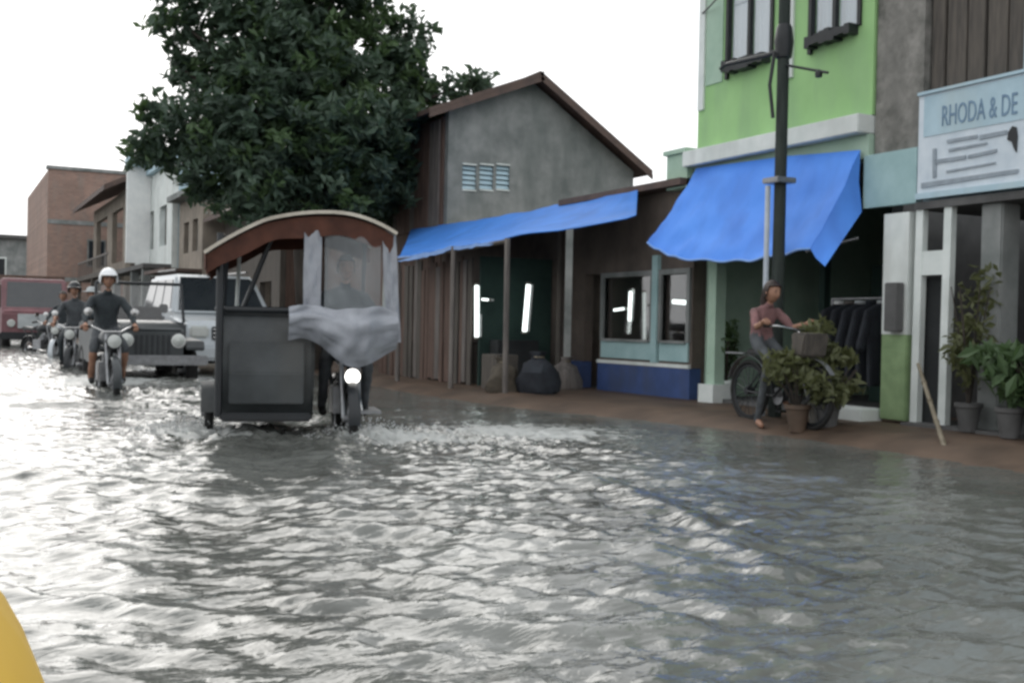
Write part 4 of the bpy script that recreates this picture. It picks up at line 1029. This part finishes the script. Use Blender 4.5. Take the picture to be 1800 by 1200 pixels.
# silver sport utility vehicle facing us
def suv(loc, rz, label):
    t = empty('silver_car', loc, rz, local=True, label=label, cat='car')
    Wd = .88
    lo = [(-2.25, .45), (-2.28, .75), (-2.18, 1.0), (-1.0, 1.12), (2.1, 1.14), (2.2, .9), (2.2, .4), (1.85, .34), (-2.0, .34)]
    MB().prism(lo, 'X', -Wd, Wd).build('body', 'silver', t, bevel=.06, smooth=True)
    # cabin as loft with tumblehome
    base = [(-1.05, 1.1), (2.1, 1.12)]; v = []
    A_ = [(-Wd + .02, -1.05, 1.1), (Wd - .02, -1.05, 1.1), (Wd - .02, 2.1, 1.12), (-Wd + .02, 2.1, 1.12)]
    B_ = [(-.68, -.35, 1.78), (.68, -.35, 1.78), (.7, 1.9, 1.8), (-.7, 1.9, 1.8)]
    MB().add(A_ + B_, [(0, 1, 5, 4), (1, 2, 6, 5), (2, 3, 7, 6), (3, 0, 4, 7), (4, 5, 6, 7), (3, 2, 1, 0)]).build('cabin', 'silver', t, bevel=.05, smooth=True)
    A_, B_ = [Vector(p) for p in A_], [Vector(p) for p in B_]
    def quad(name, a, b, c, d, u0, u1, v0, v1, m_, out, th=.012):
        def pt(u, v): return (a.lerp(b, u)).lerp(d.lerp(c, u), v)
        q = [pt(u0, v0), pt(u1, v0), pt(u1, v1), pt(u0, v1)]; o_ = Vector(out) * th
        MB().add([p + o_ for p in q] + [p - o_ for p in q], [(0, 1, 2, 3), (7, 6, 5, 4), (0, 4, 5, 1), (1, 5, 6, 2), (2, 6, 7, 3), (3, 7, 4, 0)]).build(name, m_, t)
    quad('windscreen', A_[0], A_[1], B_[1], B_[0], .06, .94, .1, .92, M['glass'], (0, -.75, .6))
    for u0, u1 in ((.05, .3), (.34, .62), (.66, .94)):
        quad('side_window', A_[3], A_[0], B_[0], B_[3], 1 - u1, 1 - u0, .14, .86, M['glass'], (-1, 0, .2)); quad('side_window', A_[1], A_[2], B_[2], B_[1], u0, u1, .14, .86, M['glass'], (1, 0, .2))
    for s in (-1, 1):
        hl = MB().box(s * .5, s * .8, -2.3, -2.22, .74, .92).build('headlight', 'lens', t, bevel=.03)
        MB().box(s * .9, s * 1.04, -.95, -.85, 1.12, 1.26).build('mirror', 'black_paint', t, bevel=.02)
        for y in (-1.4, 1.35):
            MB().lathe([(.12, -.1), (.34, -.1), (.36, -.06), (.36, .06), (.34, .1), (.12, .1)], (s * .8, y, .36), 'X', 24).build('wheel', 'rubber', t, smooth=True)
    MB().box(-.45, .45, -2.31, -2.24, .72, .92).build('grille', 'black_paint', t, bevel=.01)
    for k in range(3): MB().box(-.44, .44, -2.325, -2.312, .75 + k * .06, .77 + k * .06).build('grille_bar', 'chrome', t)
    MB().box(-.9, .9, -2.42, -2.2, .4, .64).build('bumper', 'silver', t, bevel=.05, smooth=True)
    MB().box(-.22, .22, -2.435, -2.42, .46, .58).build('number_plate', 'white_clean', t)
    for s in (-1, 1): MB().tube([(s * .62, -.1, 1.86), (s * .62, 1.7, 1.88)], .02, 6).build('roof_rail', 'black_paint', t)
    t.scale = (1.08, 1.08, 1.13)
p = onZ(405, 690, ROAD)
suv((4.65, 21.7, ROAD), R(0), 'silver sport utility car behind the red-canopied tricycle')

def jeep(loc, rz, label):
    t = empty('jeep', loc, rz, local=True, label=label, cat='jeep')
    MB().prism([(-1.55, .5), (-1.6, .95), (-1.5, 1.06), (-.55, 1.13), (-.5, .5)], 'X', -.48, .48).build('bonnet', 'jeep_grey', t, bevel=.05, smooth=True)
    MB().prism([(-.5, .42), (-.5, 1.1), (1.5, 1.1), (1.55, .42)], 'X', -.72, .72).build('tub', 'jeep_grey', t, bevel=.03, smooth=True)
    g_ = MB().box(-.46, .46, -1.625, -1.6, .55, .96).build('grille', 'jeep_grey', t, bevel=.008)
    for k in range(7): MB().box(-.24 + k * .08 - .018, -.24 + k * .08 + .018, -1.64, -1.626, .6, .9).build('grille_slot', 'black_paint', g_)
    for s in (-1, 1):
        MB().prism([(-1.65, .7), (-1.6, .82), (-.7, .86), (-.5, .6), (-.55, .55), (-.75, .78), (-1.55, .74), (-1.6, .66)], 'X', s * .5, s * .78).build('fender', 'jeep_grey', t, bevel=.015, smooth=True)
        h = MB().lathe([(.06, .1), (.1, .04), (.11, -.02)], (s * .38, -1.64, .82), 'Y', 18).build('headlight', 'chrome', t, smooth=True)
        MB().lathe([(.1, -.021), (.07, -.05), (.0, -.06)], (s * .38, -1.64, .82), 'Y', 18).build('lens', 'lens', h, smooth=True)
        for y in (-1.1, 1.05): wheel(t, (s * .64, y, .34), .34, .18, spokes=6)
        MB().tube([(s * .68, -.45, 1.1), (s * .66, -.3, 1.72)], .025, 8).build('windscreen_post', 'black_paint', t)
    MB().add([(-.66, -.44, 1.13), (.66, -.44, 1.13), (.64, -.31, 1.68), (-.64, -.31, 1.68), (-.66, -.43, 1.13), (.66, -.43, 1.13), (.64, -.3, 1.68), (-.64, -.3, 1.68)],
             [(0, 1, 2, 3), (7, 6, 5, 4), (0, 4, 5, 1), (1, 5, 6, 2), (2, 6, 7, 3), (3, 7, 4, 0)]).build('windscreen', 'shop_glass', t)
    MB().tube([(-.66, -.3, 1.72), (.66, -.3, 1.72)], .025, 8).build('windscreen_rail', 'black_paint', t)
    MB().tube([(-.68, 1.35, 1.14), (-.5, 1.42, 1.2), (0, 1.4, 1.22), (.5, 1.42, 1.2), (.68, 1.35, 1.14)], [.06, .09, .1, .09, .06], 10).build('folded_top', 'shirt_dark', t, smooth=True)
    MB().box(-.8, .8, -1.82, -1.72, .45, .6).build('bumper', 'steel', t, bevel=.02)
    for s in (-1, 1): MB().box(s * .15 - .18 if s > 0 else -.5, s * .15 + .3 if s > 0 else -.1, .2, .6, .7, 1.35).build('seat', 'seat', t, bevel=.04)
pj = onZ(272, 688, 0)
jeep((2.85, 18.9, ROAD), R(0), 'dark grey open jeep with folded top behind the motorcycle rider in white helmet')

def motorcycle(loc, rz, label, paint, grp='motorcycles in the flooded street'):
    t = empty('motorcycle', loc, rz, local=True, label=label, cat='motorcycle', group=grp); motorcycle_parts(t, paint); return t
L = (2.0, 15.6, ROAD)
motorcycle(L, R(0), 'motorcycle under the rider in white helmet in front of the dark jeep', 'jeep_grey')
r1 = empty('person', L, local=True, label='motorcycle rider in white helmet and dark jacket in front of the dark jeep', cat='person')
rider(r1, 'helmet', dict(top='shirt_dark', legs='trousers', calf=0, forearm=1))
pr = onZ(160, 645, 0); L = (pr.x, pr.y, ROAD)
motorcycle(L, R(0), 'motorcycle under the rider in pale brimmed hat', 'shirt_green')
r2 = empty('person', L, local=True, label='motorcycle rider in pale brimmed hat and green shirt', cat='person')
rider(r2, None, dict(top='shirt_green', legs='trousers'), hat='cloth_pale')
L = onZ(128, 656, 0); L = (L.x, L.y, ROAD)
motorcycle(L, R(-12), 'black motorcycle of the rider in black helmet left of the jeep', 'black_paint')
r4 = empty('person', L, R(-12), local=True, label='rider in black helmet and grey shirt left of the dark jeep', cat='person')
rider(r4, 'black_paint', dict(top='trousers', legs='shirt_dark'))
pr = onZ(108, 634, 0)
motorcycle((pr.x, pr.y, ROAD), R(-20), 'dark motorcycle with pale tank standing behind the rider in brimmed hat', 'silver')
r3 = empty('person', (pr.x, pr.y, ROAD), R(-20), local=True, label='bare-headed rider in dark jacket on the pale-tanked motorcycle', cat='person')
rider(r3, None, dict(top='shirt_dark', legs='trousers', forearm=1))
pr = onZ(72, 626, 0)
motorcycle((pr.x, pr.y, ROAD), R(25), 'black motorcycle standing beside the red truck', 'black_paint')
pr = onZ(88, 622, 0)
motorcycle((pr.x, pr.y + 2, ROAD), R(5), 'green motorcycle standing behind the other two parked motorcycles', 'shirt_green')

def truck(loc, rz, label):
    t = empty('truck', loc, rz, local=True, label=label, cat='truck')
    MB().prism([(-2.9, .55), (-2.95, 1.3), (-2.7, 1.42), (-2.4, 2.35), (-1.3, 2.4), (-1.3, .55)], 'X', -.95, .95).build('cab', 'red_paint', t, bevel=.06, smooth=True)
    MB().add([(-.82, -2.72, 1.45), (.82, -2.72, 1.45), (.78, -2.45, 2.25), (-.78, -2.45, 2.25), (-.82, -2.66, 1.45), (.82, -2.66, 1.45), (.78, -2.39, 2.25), (-.78, -2.39, 2.25)],
             [(0, 1, 2, 3), (7, 6, 5, 4), (0, 4, 5, 1), (1, 5, 6, 2), (2, 6, 7, 3), (3, 7, 4, 0)]).build('windscreen', 'glass', t)
    for s in (-1, 1):
        MB().box(s * .952, s * .965, -2.3, -1.5, 1.45, 2.15).build('side_window', 'glass', t)
        MB().lathe([(.11, .05), (.12, -.02), (.1, -.04)], (s * .68, -2.95, .95), 'Y', 16).build('headlight', 'lens', t, smooth=True)
        for y in (-2.1, .6, 1.6): MB().lathe([(.14, -.13), (.4, -.13), (.43, -.08), (.43, .08), (.4, .13), (.14, .13)], (s * .8, y, .43), 'X', 22).build('wheel', 'rubber', t, smooth=True)
    MB().box(-.5, .5, -2.99, -2.94, .8, 1.25).build('grille', 'cloth_pale', t, bevel=.01)
    MB().box(-1, 1, -3.1, -2.96, .45, .68).build('bumper', 'black_paint', t, bevel=.03)
    bd = MB().box(-1.05, 1.05, -1.2, 2.4, .75, .85).box(-1.05, -1.0, -1.2, 2.4, .851, 2.2).box(1.0, 1.05, -1.2, 2.4, .851, 2.2).box(-.999, .999, -1.2, -1.15, .851, 2.5).build('cargo_bed', 'plank_red', t)
    MB().box(-.9, .9, -1.1, 2.3, .86, 2.05).build('load', 'shirt_green', t, bevel=.1)
pt = onZ(28, 616, 0)
truck((pt.x + .55, pt.y + 3.2, ROAD), R(0), 'faded red truck with dark windscreen at the far end of the street')

# yellow hull beside the camera, added as stand-in for a likely corner graphic
def near_stand_in(loc, rz):
    t = empty('yellow_stand_in', loc, rz, local=True, label='rounded yellow hull added as stand-in for a flat corner graphic', cat='stand-in')
    rows_ = []; n = 28
    for i in range(15):
        a = math.pi / 2 * i / 14; rr = math.cos(a) ** .55; z = .12 + .75 * math.sin(a) ** .8
        rows_.append([(.58 * rr * math.copysign(abs(math.cos(b)) ** .6, math.cos(b)), .75 * rr * math.copysign(abs(math.sin(b)) ** .6, math.sin(b)), z) for b in np.linspace(0, 2 * math.pi, n + 1)])
    MB().grid(rows_).build('hull', 'yellow', t, smooth=True)
    MB().tube([(.59 * math.copysign(abs(math.cos(b)) ** .6, math.cos(b)), .76 * math.copysign(abs(math.sin(b)) ** .6, math.sin(b)), .17) for b in np.linspace(0, 2 * math.pi, 41)[:-1]], .02, 6, closed=True).build('trim', 'chrome', t, smooth=True)
    wheel(t, (-.66, .2, .2), .22, .09, spokes=8)
near_stand_in((-.38, 1.6, ROAD), R(0))

# ================================================================== BICYCLE and cyclist
def bicycle(loc, rz, label):
    t = empty('bicycle', loc, rz, local=True, label=label, cat='bicycle')
    wheel(t, (0, .5, .33), .34, .05, rim='black_paint', spokes=20); wheel(t, (0, -.52, .33), .34, .05, rim='black_paint', spokes=20)
    bb, hd, hl, st_ = (0, .08, .3), (0, -.33, .78), (0, -.37, .64), (0, .17, .64)
    mb = MB()
    for a, b in ((bb, st_), (hd, st_), (hl, bb), (hd, hl)): mb.tube([a, b], .017, 7)
    for s in (-1, 1): mb.tube([bb, (s * .05, .5, .33)], .01, 6); mb.tube([st_, (s * .05, .5, .33)], .009, 6)
    mb.build('frame', 'black_paint', t, smooth=True)
    mb = MB()
    for s in (-1, 1): mb.tube([hl, (s * .045, -.44, .5), (s * .05, -.52, .33)], .011, 6)
    mb.build('fork', 'steel', t, smooth=True)
    MB().tube([(0, .17, .64), (0, .26, .73)], .013, 6).build('seat_post', 'chrome', t)
    MB().prism([(.16, .72), (.19, .76), (.44, .78), (.5, .75), (.44, .71)], 'X', -.08, .08).build('saddle', 'seat', t, bevel=.02, smooth=True)
    MB().tube([hd, (0, -.3, .98)], .013, 6).build('stem', 'chrome', t)
    hb = MB().tube([(-.28, -.12, 1.02), (-.22, -.25, 1.02), (0, -.32, .98), (.22, -.25, 1.02), (.28, -.12, 1.02)], .012, 7).build('handlebar', 'chrome', t, smooth=True)
    for s in (-1, 1): MB().tube([(s * .255, -.175, 1.02), (s * .283, -.11, 1.02)], .018, 7).build('grip', 'rubber', hb)
    for yc in (.5, -.52):
        rows_ = [[(.03 * k, yc + (.375) * math.cos(a), .33 + .375 * math.sin(a)) for k in (-1, 0, 1)] for a in np.linspace(.35 if yc > 0 else .9, 2.5, 12)]
        MB().grid(rows_, thick=.004).build('mudguard', 'steel', t, smooth=True)
    MB().box(-.07, .07, .52, .86, .72, .735).build('carrier', 'steel', t)
    MB().lathe([(.09, -.004), (.09, .004)], (.05, bb[1], bb[2]), 'X', 20).build('chainring', 'steel', t)
    for s, dz in ((1, -.16), (-1, .16)):
        MB().tube([(s * .06, bb[1], bb[2]), (s * .08, bb[1] + .03 * s, bb[2] + dz)], .009, 6).box(s * .08, s * .18, bb[1] + .03 * s - .04, bb[1] + .03 * s + .04, bb[2] + dz - .01, bb[2] + dz + .01).build('pedal', 'black_paint', t)
    bk = MB().prism([(-.55, .72), (-.6, .95), (-.36, .96), (-.38, .72)], 'X', -.15, .15).build('basket', 'plank', t, bevel=.02)
pw = onX(1312, 712, 7.62)
BL = (7.62, pw.y - .5, .06)
bicycle(BL, R(-4), 'dark bicycle with front basket stopped on the verge by the utility pole')
cy = empty('person', BL, R(-4), local=True, label='long-haired person in dusty pink top sitting on the bicycle', cat='person')
J = dict(pelvis=(0, .36, .86), waist=(0, .33, .98), chest=(0, .26, 1.12), neck=(0, .2, 1.23), neck_top=(0, .17, 1.28), head=(0, .14, 1.37),
         sh_l=(-.15, .24, 1.17), sh_r=(.15, .24, 1.17), el_l=(-.23, .1, 1.0), el_r=(.23, .1, 1.0), wr_l=(-.27, -.08, 1.05), wr_r=(.27, -.08, 1.05),
         hip_l=(-.08, .3, .84), hip_r=(.08, .3, .84), kn_l=(-.14, -.02, .68), kn_r=(.12, -.08, .62), an_l=(-.2, .08, .05), an_r=(.13, .08, .24), toe_l=(-.22, -.05, .0), toe_r=(.13, -.06, .18))
person(cy, J, (.15, -1, -.12), dict(top='shirt_pink', legs='trousers', shoe='skin'), k=.86)
hair(cy, J['head'], (0, -1, 0), long=True)

# garments hanging inside the green shop
rk = empty('clothes_rack', (9.25, 9.1, .16), label='metal clothes rack inside the green shop', cat='rack')
ra, rb = 8.72, 9.62
MB().tube([(9.2, ra, 1.42), (9.2, rb, 1.42)], .014, 7).build('rail', 'steel', rk)
for y in (ra, rb): MB().tube([(9.2, y, .16), (9.2, y, 1.42)], .016, 7).build('leg', 'steel', rk); 
for y in (ra, rb): MB().tube([(9.0, y, .17), (9.4, y, .17)], .014, 7).build('foot', 'steel', rk)
gl = [('black shirt with pale collar hanging at the rack end by the green pillar', 'cloth_pale'), ('dark navy shirt second on the rack from the green pillar', 'cloth_dark'), ('dark shirt with off-white collar in the middle of the rack', 'cloth_pale'),
      ('dark shirt with grey collar fourth on the rack from the green pillar', 'plank_grey'), ('dark shirt with white collar at the rack end by the utility pole', 'white_clean')]
for k, (lb, cm) in enumerate(gl):
    y = ra + .12 + k * .165; o = empty('hanging_shirt', (9.2, y, 1.42), label=lb, cat='shirt', group='shirts on the clothes rack')
    poly = [(9.0, .45), (9.4, .45), (9.42, 1.1), (9.5, .82), (9.58, .86), (9.46, 1.28), (9.26, 1.36), (9.14, 1.36), (8.94, 1.28), (8.82, .86), (8.9, .82), (8.98, 1.1)]
    mb = MB().prism(poly, 'Y', y - .035, y + .035); mb.build('garment', 'cloth_dark', o, bevel=.012)
    MB().tube([(9.2 + .07 * math.cos(a), y + .03 * math.sin(a), 1.375) for a in np.linspace(0, 6.28, 13)[:-1]], .022, 6, closed=True).build('collar', cm, o, smooth=True)
    MB().tube([(9.2, y, 1.37), (9.2, y, 1.43), (9.215, y, 1.445), (9.23, y, 1.435)], .004, 5).build('hook', 'steel', o)
